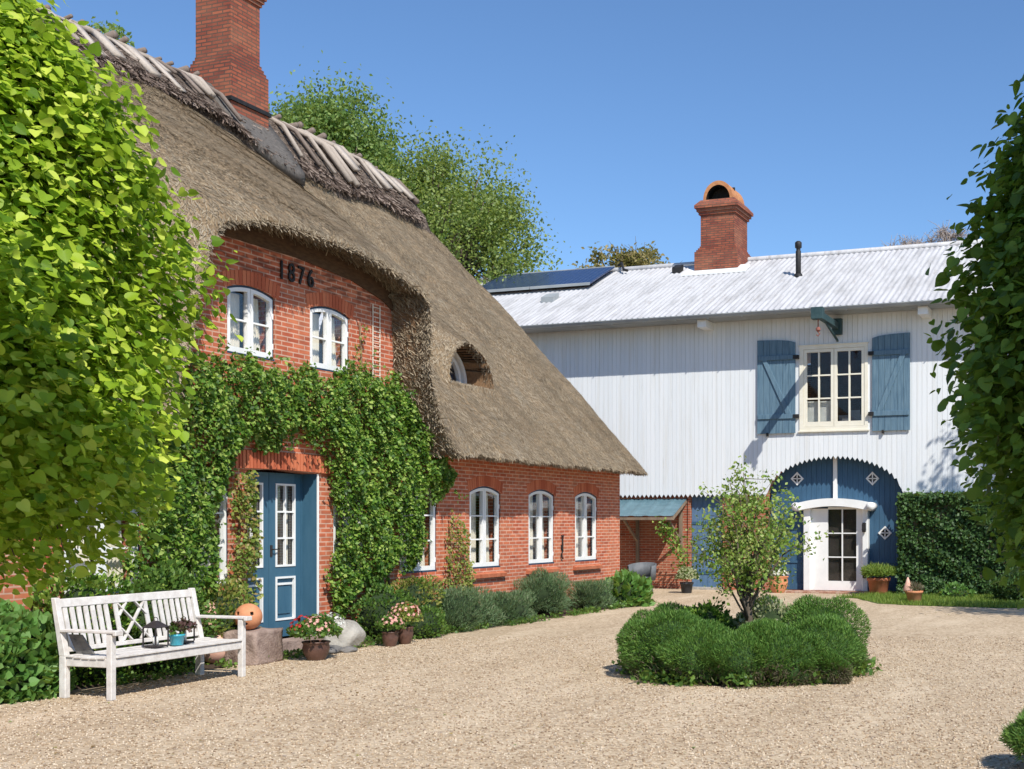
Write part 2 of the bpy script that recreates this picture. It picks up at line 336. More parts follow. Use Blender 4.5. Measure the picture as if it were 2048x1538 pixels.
def holed_wall(xf, outer, holes, d0, d1):
    """flat wall with holes, front at d1, back at d0"""
    vs = []; es = []
    for lp in [outer]+holes:
        k = len(vs); vs += [Vector(p) for p in lp]; es += [(k+i, k+(i+1)%len(lp)) for i in range(len(lp))]
    ov, oe, of, *_ = delaunay_2d_cdt(vs, es, [], 1, 1e-5)
    fs = []
    for f in of:
        c = np.array([[sum(ov[i].x for i in f)/len(f), sum(ov[i].y for i in f)/len(f)]])
        if inpoly(c, outer)[0] and not any(inpoly(c, h)[0] for h in holes): fs.append(tuple(f))
    m = MB(xf); n = len(ov)
    m.add([(p.x,p.y,d1) for p in ov]+[(p.x,p.y,d0) for p in ov], fs+[tuple(i+n for i in f[::-1]) for f in fs])
    k0 = 0
    for lp in [outer]+holes:
        q = len(lp); m.add([(a,b,d0) for a,b in lp]+[(a,b,d1) for a,b in lp], [(i,(i+1)%q,q+(i+1)%q,q+i) for i in range(q)])
    return m
def arch(a0, a1, b0, b1, rise, n=10, inset=0):
    """closed polygon: rect with segmental top whose crown is b1"""
    a0 += inset; a1 -= inset; b0 += inset; b1 -= inset
    pts = [(a0,b0),(a1,b0)]
    for i in range(n+1):
        u = i/n; pts.append((a1+(a0-a1)*u, b1-rise*(2*u-1)**2))
    return pts
# leaf meshes -------------------------------------------------------
_hl = [(-.20,-.09,.03),(-.42,-.03,.08),(-.54,.18,.12),(-.52,.42,.12),(-.40,.66,.07),(-.20,.86,.0)]
HEART = (np.array([(0,0,0)]+_hl+[(0,1.06,-.10)]+[(-a,b,c) for a,b,c in _hl[::-1]]), [(0,7,6,5,4,3,2,1),(0,13,12,11,10,9,8,7)])
OVAL = (np.array([(0,0,0),(-.30,.45,.09),(0,1,-.03),(.30,.45,.09)]), [(0,2,1),(0,3,2)])
BLADE = (np.array([(-.06,0,0),(.06,0,0),(.04,.6,.03),(0,1,.08)]), [(0,1,2),(0,2,3)])
QUAD = (np.array([(-.5,0,0),(.5,0,0),(.5,1,0),(-.5,1,0)]), [(0,1,2,3)])
STRAW = (np.array([(-.05,0,0),(.05,0,0),(.04,1,.04),(-.04,1,.04)]), [(0,1,2,3)])
PEB = (np.array([(1,0,0),(0,1,0),(-1,0,0),(0,-1,0),(0,0,.7),(0,0,-.5)])*.5, [(0,1,4),(1,2,4),(2,3,4),(3,0,4),(1,0,5),(2,1,5),(3,2,5),(0,3,5)])
def nrm(a): return a/np.maximum(np.linalg.norm(a, axis=1, keepdims=True), 1e-9)
def leaves(name, P, Nn, Dd, size, tmpl, m, parent=None, width=1.0, smooth=False):
    P = np.asarray(P, float); T, F = tmpl; n = len(P); k = len(T)
    Dd = nrm(Dd); X = nrm(np.cross(Dd, Nn)); Z = np.cross(X, Dd)
    s = np.broadcast_to(np.asarray(size, float), (n,))[:,None,None]
    V = P[:,None,:] + s*(X[:,None,:]*T[None,:,0:1]*width + Dd[:,None,:]*T[None,:,1:2] + Z[:,None,:]*T[None,:,2:3])
    if parent is not None:
        inv = np.array(wmat(parent).inverted()); V = V@inv[:3,:3].T + inv[:3,3]
    me = bpy.data.meshes.new(name); me.vertices.add(n*k); me.vertices.foreach_set('co', V.reshape(-1).astype(np.float32))
    tot = [len(f) for f in F]; L_ = sum(tot); loops = np.concatenate([np.array(f) for f in F])
    li = (np.arange(n)[:,None]*k+loops[None,:]).reshape(-1)
    st = np.concatenate([[0],np.cumsum(tot)[:-1]]); ls = (np.arange(n)[:,None]*L_+st[None,:]).reshape(-1)
    me.loops.add(n*L_); me.loops.foreach_set('vertex_index', li.astype(np.int32))
    me.polygons.add(n*len(F)); me.polygons.foreach_set('loop_start', ls.astype(np.int32))
    me.polygons.foreach_set('loop_total', np.tile(tot, n).astype(np.int32))
    me.update(calc_edges=True); me.validate()
    me.materials.append(m if not isinstance(m, str) else M[m])
    o = bpy.data.objects.new(name, me); C.objects.link(o); o.parent = parent; return o
def rdir(n): return nrm(rng.normal(size=(n,3)))
def lump(c, r, n=14, m=9, amp=.12, seed=0, flat=None):
    """noisy ellipsoid as verts/faces"""
    rs = np.random.default_rng(seed); ph = rs.uniform(0, 6.28, 6)
    vs = []; fs = []
    for i in range(m+1):
        th = math.pi*i/m
        for j in range(n):
            a = 2*math.pi*j/n; d = (math.sin(th)*math.cos(a), math.sin(th)*math.sin(a), math.cos(th))
            k = 1+amp*(math.sin(2*a+ph[0]+2*th)+.6*math.sin(3*a+ph[1]-3*th)+.5*math.sin(5*a+ph[2]+4*th))*math.sin(th)
            p = [c[q]+r[q]*d[q]*k for q in range(3)]
            if flat is not None: p[2] = max(p[2], flat)
            vs.append(tuple(p))
    for i in range(m):
        for j in range(n): fs.append((i*n+j, i*n+(j+1)%n, (i+1)*n+(j+1)%n, (i+1)*n+j))
    return vs, fs
def shell_pts(c, r, n, zmin=-1, amp=.15, ph=0, depth=.15):
    """random points near a lumpy ellipsoid with outward normals"""
    d = rdir(int(n*1.6)); d = d[d[:,2] > zmin][:n]
    k = 1+amp*(np.sin(5*d[:,0]+ph)+np.sin(6*d[:,1]+2*ph)+np.sin(7*d[:,2]+ph*3))/2 - np.abs(rng.normal(size=len(d)))*depth
    return np.array(c)+d*np.array(r)*k[:,None], nrm(d/np.array(r))
def tree_limb(mb, p, q, r0, r1, wob=.08, seg=5):
    p, q = np.array(p,float), np.array(q,float); L0 = np.linalg.norm(q-p); pts = []; rad = []
    for i in range(seg+1):
        u = i/seg; o = rng.normal(size=3)*wob*L0*(math.sin(math.pi*u)); pts.append(tuple(p+(q-p)*u+o*.5+np.array([0,0,.12*L0*math.sin(math.pi*u)]))); rad.append(r0+(r1-r0)*u)
    mb.tube(pts, rad, 6)
    return pts
def crown_tree(name, label, cat, base, ccen, crad, ncl, nleaf, lsize, m, clr=.28, tr=.2, group=None, twigs=0, tmpl=OVAL, zlow=-.9, bark='bark', droop=.3):
    t = thing(name, label, cat, base, 0, group); tm = MB(); base = np.array(base, float)
    cc = np.array(ccen, float); cr = np.array(crad, float)
    top = cc+np.array([0,0,.2*cr[2]])
    tree_limb(tm, base, top, tr, tr*.3, .03, 8)
    P = []; cls = []
    while len(cls) < ncl:
        d = rng.normal(size=3); d /= np.linalg.norm(d)
        if d[2] < zlow: continue
        rr = rng.uniform(.35, 1)**.6*(1-.0); cls.append(cc+d*cr*rr*(1-clr*.6))
    for i, q in enumerate(cls):
        s = base+(top-base)*rng.uniform(.35,.95); tree_limb(tm, s, q, tr*.3, .012, .08, 4)
        n = int(nleaf/ncl); r = cr.mean()*clr*rng.uniform(.65,1.25)
        pts = q+rng.normal(size=(n,3))*r*np.array([.55,.55,.5]); P.append(pts)
        for _ in range(twigs):
            e = q+rng.normal(size=3)*r*.9; e[2] += r*.4; tree_limb(tm, q, e, .02, .006, .05, 2)
    P = np.concatenate(P); n = len(P)
    Dd = rdir(n)+np.array([0,0,-droop]); Nn = rdir(n)+np.array([0,0,.5])
    tm.build('trunk', bark, t, True)
    leaves('crown', P, Nn, Dd, lsize*rng.uniform(.6,1.3,n), tmpl, m, t)
    return t
#@@SETTING
# ------------------------------------------------------------------ ground
def sheet(name, poly, z, m, kind='structure', parent=None):
    mb = MB(); n = len(poly); mb.add([(x,y,z) for x,y in poly], [tuple(range(n))]); o = mb.build(name, m, parent)
    if kind: o['kind'] = kind
    return o
sheet('ground', [(-400,-300),(400,-300),(400,500),(-400,500)], 0, 'gravel')
# planting beds
def wob(poly, amp=.06, sub=8):
    out = []; n = len(poly)
    for i in range(n):
        a, b = poly[i], poly[(i+1)%n]
        for k in range(sub):
            u = k/sub; out.append((a[0]+(b[0]-a[0])*u+random.uniform(-amp,amp), a[1]+(b[1]-a[1])*u+random.uniform(-amp,amp)))
    return out
sheet('soil_bed', wob([(-.0,4),(.95,5),(.8,9.2),(.75,13.0),(.8,16.5),(1.05,18.5),(1.05,22.5),(1.25,24.2),(0,25.1)],.07), .004, 'soil')
BED = [(6.84+1.3*math.cos(k*math.pi/8), 13.36+1.3*math.sin(k*math.pi/8)) for k in range(16)]
sheet('flower_bed_soil', wob(BED,.05), .004, 'soil')
LAWN = [(4.4,27.45),(5.0,27.3),(5.9,25.7),(6.6,25.35),(8.5,25.2),(10.5,25.6),(11,29.5),(5.0,29.4),(4.9,28.2)]
sheet('lawn', wob(LAWN,.05), .004, painted('lawn_soil', (.05,.08,.015,1), (.12,.16,.03,1), 8, .95))
P = np.column_stack([rng.uniform(4.4,11,26000), rng.uniform(25,29.5,26000)]); P = P[inpoly(P, LAWN)]
n = len(P); g = leaves('grass', np.column_stack([P, np.zeros(n)]), rdir(n), rdir(n)*.5+np.array([0,0,1]), rng.uniform(.05,.13,n), BLADE, 'grass', width=1.3); tag(g, kind='stuff')
# brick edging in front of the white door
mb = MB()
for i in range(28):
    for j in range(3):
        mb.box(2.0+i*.105, 2.0+i*.105+.095, 28.95+j*.2, 29.14+j*.2, -.02, .035+random.uniform(-.004,.004))
mb.build('paving', island_mat('paver', [(.30,.14,.09,1),(.42,.25,.18,1),(.46,.34,.26,1)])).__setitem__('kind','structure')
# loose pebbles close to the camera
n = 60000; a = rng.uniform(-.64,.34,n); f = 7.5+rng.power(1.0,n)*11
ca, sa = math.cos(YAW), math.sin(YAW)
P = np.column_stack([11.3+a*f*ca-f*sa, a*f*sa+f*ca, np.full(n,.003)]); P = P[(P[:,0] > 1.0) & ~inpoly(P[:,:2], BED)]; n = len(P)
N0 = rdir(n)*.5+np.array([0,0,1.]); D0 = rdir(n)*np.array([1,1,.2])
o = leaves('gravel_stones', P, N0, D0, rng.uniform(.012,.030,n), PEB, 'pebble'); tag(o, kind='stuff')
#@@HOUSE
# ------------------------------------------------------------------ thatched house
H = thing('thatched_house', 'red brick farmhouse with grey-brown thatched roof and white arched windows', 'house', (0,14.5,0))
WIN = [(19.16,1),(21.33,1),(23.36,1),(17.03,1),(15.19,0),(12.12,1),(10.65,1)]
HWS = {15.19: .385}
UPW = [13.085,14.74]
HW = .545
holes = [arch(c-HWS.get(c,HW), c+HWS.get(c,HW), .93, 2.42, .11) for c,_ in WIN]+[arch(c-.46, c+.46, 3.98, 4.93, .085) for c in UPW]+[[(13.0,.0+.14),(14.44,.14),(14.44,2.46),(13.72,2.5),(13.0,2.46)]]
outer = [(4,0),(25.1,0),(25.1,3.1),(16.95,3.1),(16.85,4.5),(16.6,5.35),(15.8,5.75),(14.5,5.95),(12.8,5.95),(11.9,5.75),(11.3,5.3),(11.1,3.1),(4,3.1)]
wl = holed_wall(HOUSE, outer, holes, -.30, 0)
wl.box(4, 4.3, 0, 3.1, -9.4, -.302); wl.box(24.8, 25.1, 0, 3.1, -9.4, -.302); wl.box(4.3, 24.8, 0, 3.1, -9.7, -9.4)
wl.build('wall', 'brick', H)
gb_ = [(11.5,5.30),(16.3,5.30),(16.5,5.4),(15.9,5.78),(14.5,5.98),(12.8,5.98),(11.9,5.78),(11.4,5.4)]
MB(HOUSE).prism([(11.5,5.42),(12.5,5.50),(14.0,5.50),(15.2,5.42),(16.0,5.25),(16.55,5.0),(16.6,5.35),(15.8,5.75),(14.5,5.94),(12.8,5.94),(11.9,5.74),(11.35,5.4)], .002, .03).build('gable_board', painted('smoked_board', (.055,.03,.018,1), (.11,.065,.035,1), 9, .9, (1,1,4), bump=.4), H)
# stone plinth
MB(HOUSE).box(4, 13.0-.02, 0, .16, 0, .03).box(14.46, 25.13, 0, .16, 0, .03).build('plinth', 'mortar', H, split=True)
def soldier(cx, half, zt, rise, n, hgt=.19, d=.006):
    mb = MB(HOUSE)
    for i in range(n):
        u0 = i/n+.005; u1 = (i+1)/n-.005; q = []
        for u in (u0, u1):
            a = cx-half+2*half*u; z = zt-rise*(2*u-1)**2; ang = (2*u-1)*4*rise/(2*half)*.5
            q.append(((a, z), (a+math.sin(ang)*hgt, z+math.cos(ang)*hgt)))
        mb.prism([q[0][0], q[1][0], q[1][1], q[0][1]], -.05, d+random.uniform(0,.003))
    return mb
for c,_ in WIN: soldier(c, HWS.get(c,HW)+.05, 2.425, .12, 17).build('brick_arch', 'soldier', H)
for c in UPW: soldier(c, .53, 4.935, .095, 15).build('brick_arch', 'soldier', H)
soldier(13.6, 1.08, 2.49, .02, 32, .24, .05).build('brick_arch', 'soldier', H, label='straight course of upright bricks above the blue door')
def curtain(parent, xf, a0, a1, b0, b1, d, side, cover):
    mb = MB(xf); n = 22; vs = []
    for i in range(n+1):
        u = i/n; vs += [(a0+(a1-a0)*u, b0, d+.018*math.sin(u*38)), (a0+(a1-a0)*(u*cover + (1-cover)*(side))*1.0, b1, d+.012*math.sin(u*38))]
    mb.add(vs, [(2*i,2*i+2,2*i+3,2*i+1) for i in range(n)]); mb.build('curtain', 'curtain', parent, True)
def casement(parent, xf, c, w, b0, b1, rise, rows, base=0.0, frame='blue_dark', sash='white', curt=True, name='window', sill=None):
    """two arched sashes under one segmental head"""
    h = w/2; win = MB(xf)
    o1 = arch(c-h, c+h, b0, b1, rise); i1 = arch(c-h, c+h, b0, b1, rise, inset=.035)
    win.strip(o1, i1, base-.14, base-.03, True); fo = win.build(name, frame, parent)
    def top(a): u = (a-(c-h))/(2*h); return b1-rise*(2*u-1)**2
    for sgn in (-1, 1):
        s = MB(xf); a0, a1 = (c-h+.03, c-.004) if sgn < 0 else (c+.004, c+h-.03); st = .052
        T = lambda a: top(a)-.03
        n = 7; xs = [a0+(a1-a0)*i/n for i in range(n+1)]
        ou = [(a0,b0+.03),(a1,b0+.03)]+[(x,T(x)) for x in xs[::-1]]
        xi = [a0+st+(a1-a0-2*st)*i/n for i in range(n+1)]
        inn = [(a0+st,b0+.03+st+.02),(a1-st,b0+.03+st+.02)]+[(x,T(x)-st) for x in xi[::-1]]
        s.strip(ou, inn, base-.085, base-.022, True)
        gb, gt = b0+.10, top((a0+a1)/2)-.09
        for k in range(1, rows):
            z = gb+(gt-gb)*k/rows; s.box(a0+st-.004, a1-st+.004, z-.012, z+.012, base-.078, base-.032)
        s.build('sash', sash, fo)
        MB(xf).box(a0+st-.003, a1-st+.003, b0+.09, T((a0+a1)/2)-st+.01-(.0 if rise < .01 else .03), base-.062, base-.058).build('pane', 'glass', fo)
        if curt:
            if sgn < 0: curtain(fo, xf, c-h*.55, c-.01, b0+.06, b1-.1, base-.2, 1.0, .72)
            else: curtain(fo, xf, c+.10, c+h*.86, b0+.06, b1-.1, base-.2, .35, .75)
    # hinges
    hb = MB(xf)
    for sgn in (-1,1):
        for z in (b0+.2, b1-rise-.25): hb.box(c+sgn*(h-.028)-.012, c+sgn*(h-.028)+.012, z-.04, z+.04, base-.03, base-.016)
    hb.build('hinge', 'white', fo, split=True)
    sb = MB(xf); sb.box(c-h+.005, c+h-.005, b0-.0, b0+.028, base-.12, base-.004); sb.build('bottom_rail', 'blue_dark' if frame == 'blue_dark' else sash, fo)
    if sill:
        s = MB(xf)
        n = max(4, int((w+.25)/.115)); 
        for i in range(n):
            a = c-(w+.22)/2+i*(w+.22)/n
            s.hexa([(a,b0-.17,-.01),(a+(w+.22)/n-.006,b0-.17,-.01),(a+(w+.22)/n-.006,b0-.17,.075),(a,b0-.17,.075),(a,b0-.075,-.01),(a+(w+.22)/n-.006,b0-.075,-.01),(a+(w+.22)/n-.006,b0-.105,.08),(a,b0-.105,.08)])
        s.build('sill', 'terra_red', fo)
    return fo
for c,k in WIN: casement(H, HOUSE, c, 2*HWS.get(c,HW), .93, 2.42, .11, 3, 0, sill=True)
for c in UPW: casement(H, HOUSE, c, .92, 3.98, 4.93, .085, 2, 0)
# iron date
for i, ch in enumerate('1876'):
    cu = bpy.data.curves.new('digit', 'FONT'); cu.body = ch; cu.size = .37; cu.extrude = .010; cu.offset = .002
    ob = bpy.data.objects.new('tmp', cu); C.objects.link(ob); dg = bpy.context.evaluated_depsgraph_get()
    me = bpy.data.meshes.new_from_object(ob.evaluated_get(dg)); bpy.data.objects.remove(ob)
    for v in me.vertices: v.co = Vector((.022+v.co.z, (13.58+i*.205)+v.co.x*.80-14.5, 5.14+v.co.y))
    me.materials.clear(); me.materials.append(M['iron']); o = bpy.data.objects.new('iron_digit', me); C.objects.link(o); o.parent = H
# wall anchor hook
mb = MB(HOUSE); mb.tube([(22.19,1.02,.03),(22.13,1.05,.04),(22.12,1.12,.04),(22.18,1.17,.03),(22.18,1.45,.03),(22.14,1.5,.03)], .016, 8).tube([(22.18,1.45,.03),(22.23,1.5,.03)], .014, 8).box(22.15,22.21,1.2,1.3,0,.025)
mb.build('wall_anchor', 'iron', H)
# door
dm = MB(HOUSE); dn = -.25
dm.box(13.0,14.44,.14,.22,dn-.06,dn+.03)
dm.box(13.0,13.045,.22,2.46,dn-.03,dn+.0).box(14.395,14.44,.22,2.46,dn-.03,dn)
dr = dm.build('door', 'door_blue', H)
MB(HOUSE).box(14.425,14.447,.14,2.46,dn,.004).build('door_jamb', 'door_blue', dr)
MB(HOUSE).box(14.425,14.462,.14,2.46,.004,.016).build('jamb_edge', 'white', dr)
MB(HOUSE).box(12.9,14.5,0,.14,-.3,.35).build('door_step', 'block', dr)
for a0, a1 in ((13.05,13.715),(13.725,14.39)):
    lf = MB(HOUSE); s = .135
    lf.box(a0,a0+s,.22,2.46,dn-.05,dn).box(a1-s,a1,.22,2.46,dn-.05,dn).box(a0+s,a1-s,2.30,2.46,dn-.05,dn).box(a0+s,a1-s,.98,1.14,dn-.05,dn).box(a0+s,a1-s,.22,.38,dn-.05,dn)
    lf.box(a0+s,a1-s,.38,.98,dn-.045,dn-.03).box(a0+s+.07,a1-s-.07,.46,.86,dn-.03,dn-.012)
    l = lf.build('door_leaf', 'door_blue', dr, bevel=.003)
    g = MB(HOUSE); b = .028
    for (x0,x1,z0,z1) in ((a0+s-.01,a1-s+.01,1.13,2.31),(a0+s-.01,a1-s+.01,.37,.99)):
        g.strip([(x0,z0),(x1,z0),(x1,z1),(x0,z1)],[(x0+b,z0+b),(x1-b,z0+b),(x1-b,z1-b),(x0+b,z1-b)],dn-.028,dn+.012,True)
    cx = (a0+a1)/2; g.box(cx-.012,cx+.012,1.158,2.282,dn-.03,dn+.006)
    for z in (1.535,1.91): g.box(a0+s+.018,a1-s-.018,z-.012,z+.012,dn-.028,dn+.004)
    g.box(a0+s+.05,a1-s-.05,.87,.90,dn-.03,dn+.004)
    g.build('glazing_bar', 'white', dr)
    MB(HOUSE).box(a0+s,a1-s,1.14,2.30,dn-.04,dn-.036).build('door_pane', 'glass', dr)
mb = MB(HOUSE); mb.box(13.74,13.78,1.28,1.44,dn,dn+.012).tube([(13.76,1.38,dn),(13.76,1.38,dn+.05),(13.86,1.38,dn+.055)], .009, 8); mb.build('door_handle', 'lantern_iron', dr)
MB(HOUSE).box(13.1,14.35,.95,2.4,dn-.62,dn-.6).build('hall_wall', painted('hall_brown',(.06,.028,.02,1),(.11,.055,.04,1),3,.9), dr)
curtain(dr, HOUSE, 14.16, 14.25, 1.14, 2.3, dn-.12, .6, .8)
# --- roof
OPEN = [(10.9,2.5),(11.25,3.5),(11.5,4.4),(11.68,5.1),(11.95,5.48),(12.6,5.64),(13.4,5.69),(14.5,5.69),(15.3,5.61),(15.78,5.52),(16.18,5.38),(16.38,5.2),(16.42,4.7),(16.47,4.2),(16.72,3.5),(17.1,2.8),(17.2,2.5)]
EY = (19.2, 4.25, .80, .80)
def hash2(a, b): return np.sin(a*12.9898+b*78.233)*43758.5453 % 1.0
def smax(a, b, k):
    h = np.clip(.5+.5*(a-b)/k, 0, 1); return b*(1-h)+a*h+k*h*(1-h)
def Nroof(Y, z):
    P = np.column_stack([Y, z]); main = .7-(z-2.87)/1.25+.10*np.sin(np.clip((z-2.87)/6.6,0,1)*math.pi)
    D = np.where(inpoly(P, OPEN), 0, pdist(P, OPEN)); D = np.where(z < 2.9, D*1, D)
    nd = .60-1.45*(np.sqrt(D*D+.03)-.17)
    de = np.sqrt(((Y-EY[0])/1.0)**2+(np.maximum(z-EY[1],0)/.95)**2); de = np.maximum(de-.8,0)
    ne = -.32-1.3*de*1.0+np.where(z < EY[1], -(EY[1]-z)*1.2, 0)
    N = smax(main, nd, .35); N = smax(N, ne, .18)
    N = N+.035*np.sin(Y*1.3+z*.7)+.02*np.sin(Y*3.1-z*2.3)+.012*np.sin(Y*7.7+z*5.1)
    lat = .02*np.sin(z*21+np.sin(Y*2.0)*1.2)*.25
    return N+lat
def Yend(z): return 25.25-(z-2.87)*.46+.22*np.sin(np.clip((z-2.87)/6.4,0,1)*math.pi)
nz_, nf, nc, ne_ = 150, 520, 8, 60
zs = np.linspace(2.87, 9.22, nz_); rows = []
for z in zs:
    ye = Yend(z); rr = .28; Yf = np.linspace(4.0, ye-rr, nf); F = np.column_stack([Nroof(Yf, np.full(nf, z)), Yf, np.full(nf, z)])
    n0 = F[-1,0]; ang = np.linspace(0, math.pi/2, nc+2)[1:]
    A = np.column_stack([n0-rr+rr*np.cos(ang), ye-rr+rr*np.sin(ang), np.full(nc+1, z)])
    nb = -10.1+(z-2.87)/1.25; X = np.linspace(n0-rr, min(nb, n0-rr-.02), ne_)[1:]
    E_ = np.column_stack([X, np.full(ne_-1, ye), np.full(ne_-1, z)]); rows.append(np.concatenate([F, A, E_]))
G = np.array(rows); nr, ncol = G.shape[:2]
G[...,1] += np.where(G[...,2] > 0, .01*np.sin(G[...,2]*9+G[...,0]*4), 0)
G[0,:,2] += .015*np.sin(G[0,:,1]*5)+.012*np.sin(G[0,:,1]*17)+rng.normal(size=ncol)*.006
flat = G.reshape(-1,3).copy()
YZ = flat[:,1:3]
isf = (np.arange(len(flat)) % ncol) < nf
inO = inpoly(YZ, OPEN) & isf
ell = (((YZ[:,0]-EY[0])/EY[2])**2+((YZ[:,1]-EY[1])/EY[3])**2 < 1) & (YZ[:,1] > EY[1]-.02) & isf
hole = inO | ell
idx = np.arange(len(flat)).reshape(nr, ncol); q = np.stack([idx[:-1,:-1], idx[:-1,1:], idx[1:,1:], idx[1:,:-1]], -1).reshape(-1,4)
keep = hole[q].sum(1) < 3; q = q[keep]
# snap hole verts still in use to the outline
used = np.zeros(len(flat), bool); used[q.ravel()] = True
def nearest_on(P, poly):
    best = np.full(len(P), 1e9); out = P.copy()
    for i in range(len(poly)-1):
        a = np.array(poly[i]); b = np.array(poly[i+1]); ab = b-a; tt = np.clip(((P-a)@ab)/(ab@ab),0,1); c = a+tt[:,None]*ab
        d = np.linalg.norm(P-c, axis=1); mk = d < best; best[mk] = d[mk]; out[mk] = c[mk]
    return out
bo = used & inO; flat[bo,1:3] = nearest_on(flat[bo,1:3], OPEN)
be = np.where(used & ell)[0]
ELP = [(EY[0]+EY[2]*math.cos(a), EY[1]+EY[3]*math.sin(a)) for a in np.linspace(0, math.pi, 30)]; ELP = [ELP[-1]]+ELP
flat[be,1:3] = nearest_on(flat[be,1:3], ELP)
flat[bo,0] += rng.normal(size=bo.sum())*.006
# boundary edges
from collections import Counter
ec = Counter()
for f in q:
    for i in range(4):
        a, b = int(f[i]), int(f[(i+1)%4]); ec[(min(a,b),max(a,b))] += 1
bd = [e for e, c in ec.items() if c == 1]
V = [tuple(p) for p in flat]; Fc = [tuple(int(i) for i in f) for f in q]; SF = []; EF = []
newv = {}
def target(i):
    p = flat[i]; x, y, z = p
    if i in newv: return newv[i]
    if abs(y-EY[0]) < 1.0 and abs(z-EY[1]) < .85 and z > 3.6 and i % ncol < nf: kind = 'e'; tpt = (-1.0, EY[0]+(y-EY[0])*.94, EY[1]+.12+(z-EY[1])*.84)
    elif i % ncol < nf and 10.7 < y < 17.4 and z < 6 and z > 2.95: kind = 'o'; cx, cz = 14, 3.8; tpt = (0.0, y+(cx-y)*.045, z+(.06 if z > 5 else 0)+(0 if z > 5 else .02))
    elif z < 3.0: kind = 'b'; tpt = (min(x-.55, .0) if i % ncol < nf+4 else x-.3*(i % ncol < nf+nc), min(y, 25.0), 3.02)
    else: kind = None; tpt = None
    newv[i] = (kind, None)
    if kind: newv[i] = (kind, len(V)); V.append(tpt)
    return newv[i]
for a, b in bd:
    ka, ta = target(a); kb, tb = target(b)
    if ka == 'o' or kb == 'o': continue
    if ka and kb and ta is not None and tb is not None:
        (EF if (ka == 'e' and kb == 'e') else SF).append((a, b, tb, ta))
OD = []
for i in range(len(OPEN)-1):
    for k in range(12): OD.append((OPEN[i][0]+(OPEN[i+1][0]-OPEN[i][0])*k/12, OPEN[i][1]+(OPEN[i+1][1]-OPEN[i][1])*k/12))
OD = [p for p in OD if p[1] > 2.8]; nod = len(OD); A_ = np.array(OD); Nf = Nroof(A_[:,0], A_[:,1])
REV = []; NS = 6
for j in range(NS+1):
    u = j/NS
    for i, (a, b) in enumerate(OD):
        k = u**1.3; sx = np.sign(14-a)*(.16*k)*(1 if b < 5.3 else .3); REV.append((Nf[i]*(1-u)-.03*u+.012*math.sin(a*31+b*43+j*2), a+sx-np.sign(14-a)*.02, b+(.10*k if b > 5.0 else 0)))
kR = len(V); V += REV; SF += [(kR+j*nod+i, kR+j*nod+i+1, kR+(j+1)*nod+i+1, kR+(j+1)*nod+i) for j in range(NS) for i in range(nod-1)]
def raw(name, V, F, m, parent, smooth=True, mats=None, mi=None):
    me = bpy.data.meshes.new(name); o0 = wmat(parent).translation
    me.from_pydata([(x-o0.x, y-o0.y, z-o0.z) for x,y,z in V], [], F)
    for k in (m if isinstance(m, list) else [m]): me.materials.append(M[k])
    if mi is not None: me.polygons.foreach_set('material_index', mi)
    me.polygons.foreach_set('use_smooth', [smooth]*len(F)); me.update()
    o = bpy.data.objects.new(name, me); C.objects.link(o); o.parent = parent; return o
mi = [0]*len(Fc)+[1]*len(SF)+[1]*len(EF)
k = len(V); V += [(-4.75,4,9.2),(-10.1,4,2.87),(-10.1,25,2.87),(-4.75,22.3,9.2)]; Fc2 = [(k,k+1,k+2,k+3)]; mi.append(0)
Zt = 9.55; k = len(V); V += [(-9.7,4.01,2.9),(.5,4.01,2.9),(-4.7,4.01,9.55)]; Fc2.append((k,k+1,k+2)); mi.append(0)
roof = raw('roof', V, Fc+SF+EF+Fc2, ['thatch','soffit'], H, True, mi=mi)
# straw ends over the thatch surface
fq = flat[q]; cen = fq.mean(1); e1 = fq[:,1]-fq[:,0]; e2 = fq[:,3]-fq[:,0]; fn = np.cross(e1, e2); area = np.linalg.norm(fn, axis=1); fn = nrm(fn)
ncl_ = np.where(q[:,0] % ncol < nf, 1.0, .5)*(cen[:,1] > 8.5); pr = area*ncl_; pr /= pr.sum()
n = 165000; pick = rng.choice(len(q), n, p=pr); u = rng.random((n,2,1)); base = fq[pick,0]+e1[pick]*u[:,0]+e2[pick]*u[:,1]
nn = fn[pick]; nn *= np.sign(nn[:,:1]+1e-9); nn = np.where(np.abs(nn[:,2:3]) > 5, nn, nn)
dn_ = np.array([0,0,-1.])-nn*(-nn[:,2:3]); swirl = np.sin(base[:,1:2]*1.7+base[:,2:3]*2.1)*.5
side = np.cross(nn, dn_); dd = nrm(dn_)+side*(swirl+rng.normal(size=(n,1))*.6)+nn*rng.uniform(.03,.22,(n,1))
leaves('thatch_straw', base+nn*.004-nrm(dd)*.05, nn, dd, rng.uniform(.04,.11,n), STRAW, 'straw', roof, width=1.25)
n = 9000; RA = np.array(REV).reshape(NS+1, nod, 3); jj = rng.integers(0,NS,n); ii = rng.integers(0,nod-1,n); u = rng.random((n,2,1)); p = RA[jj,ii]+(RA[jj+1,ii]-RA[jj,ii])*u[:,0]+(RA[jj,ii+1]-RA[jj,ii])*u[:,1]
dd = np.array([.75,0,-.55])+rng.normal(size=(n,3))*.3; leaves('reveal_straw', p, rdir(n), dd, rng.uniform(.05,.13,n), STRAW, 'straw', roof, width=1.2)
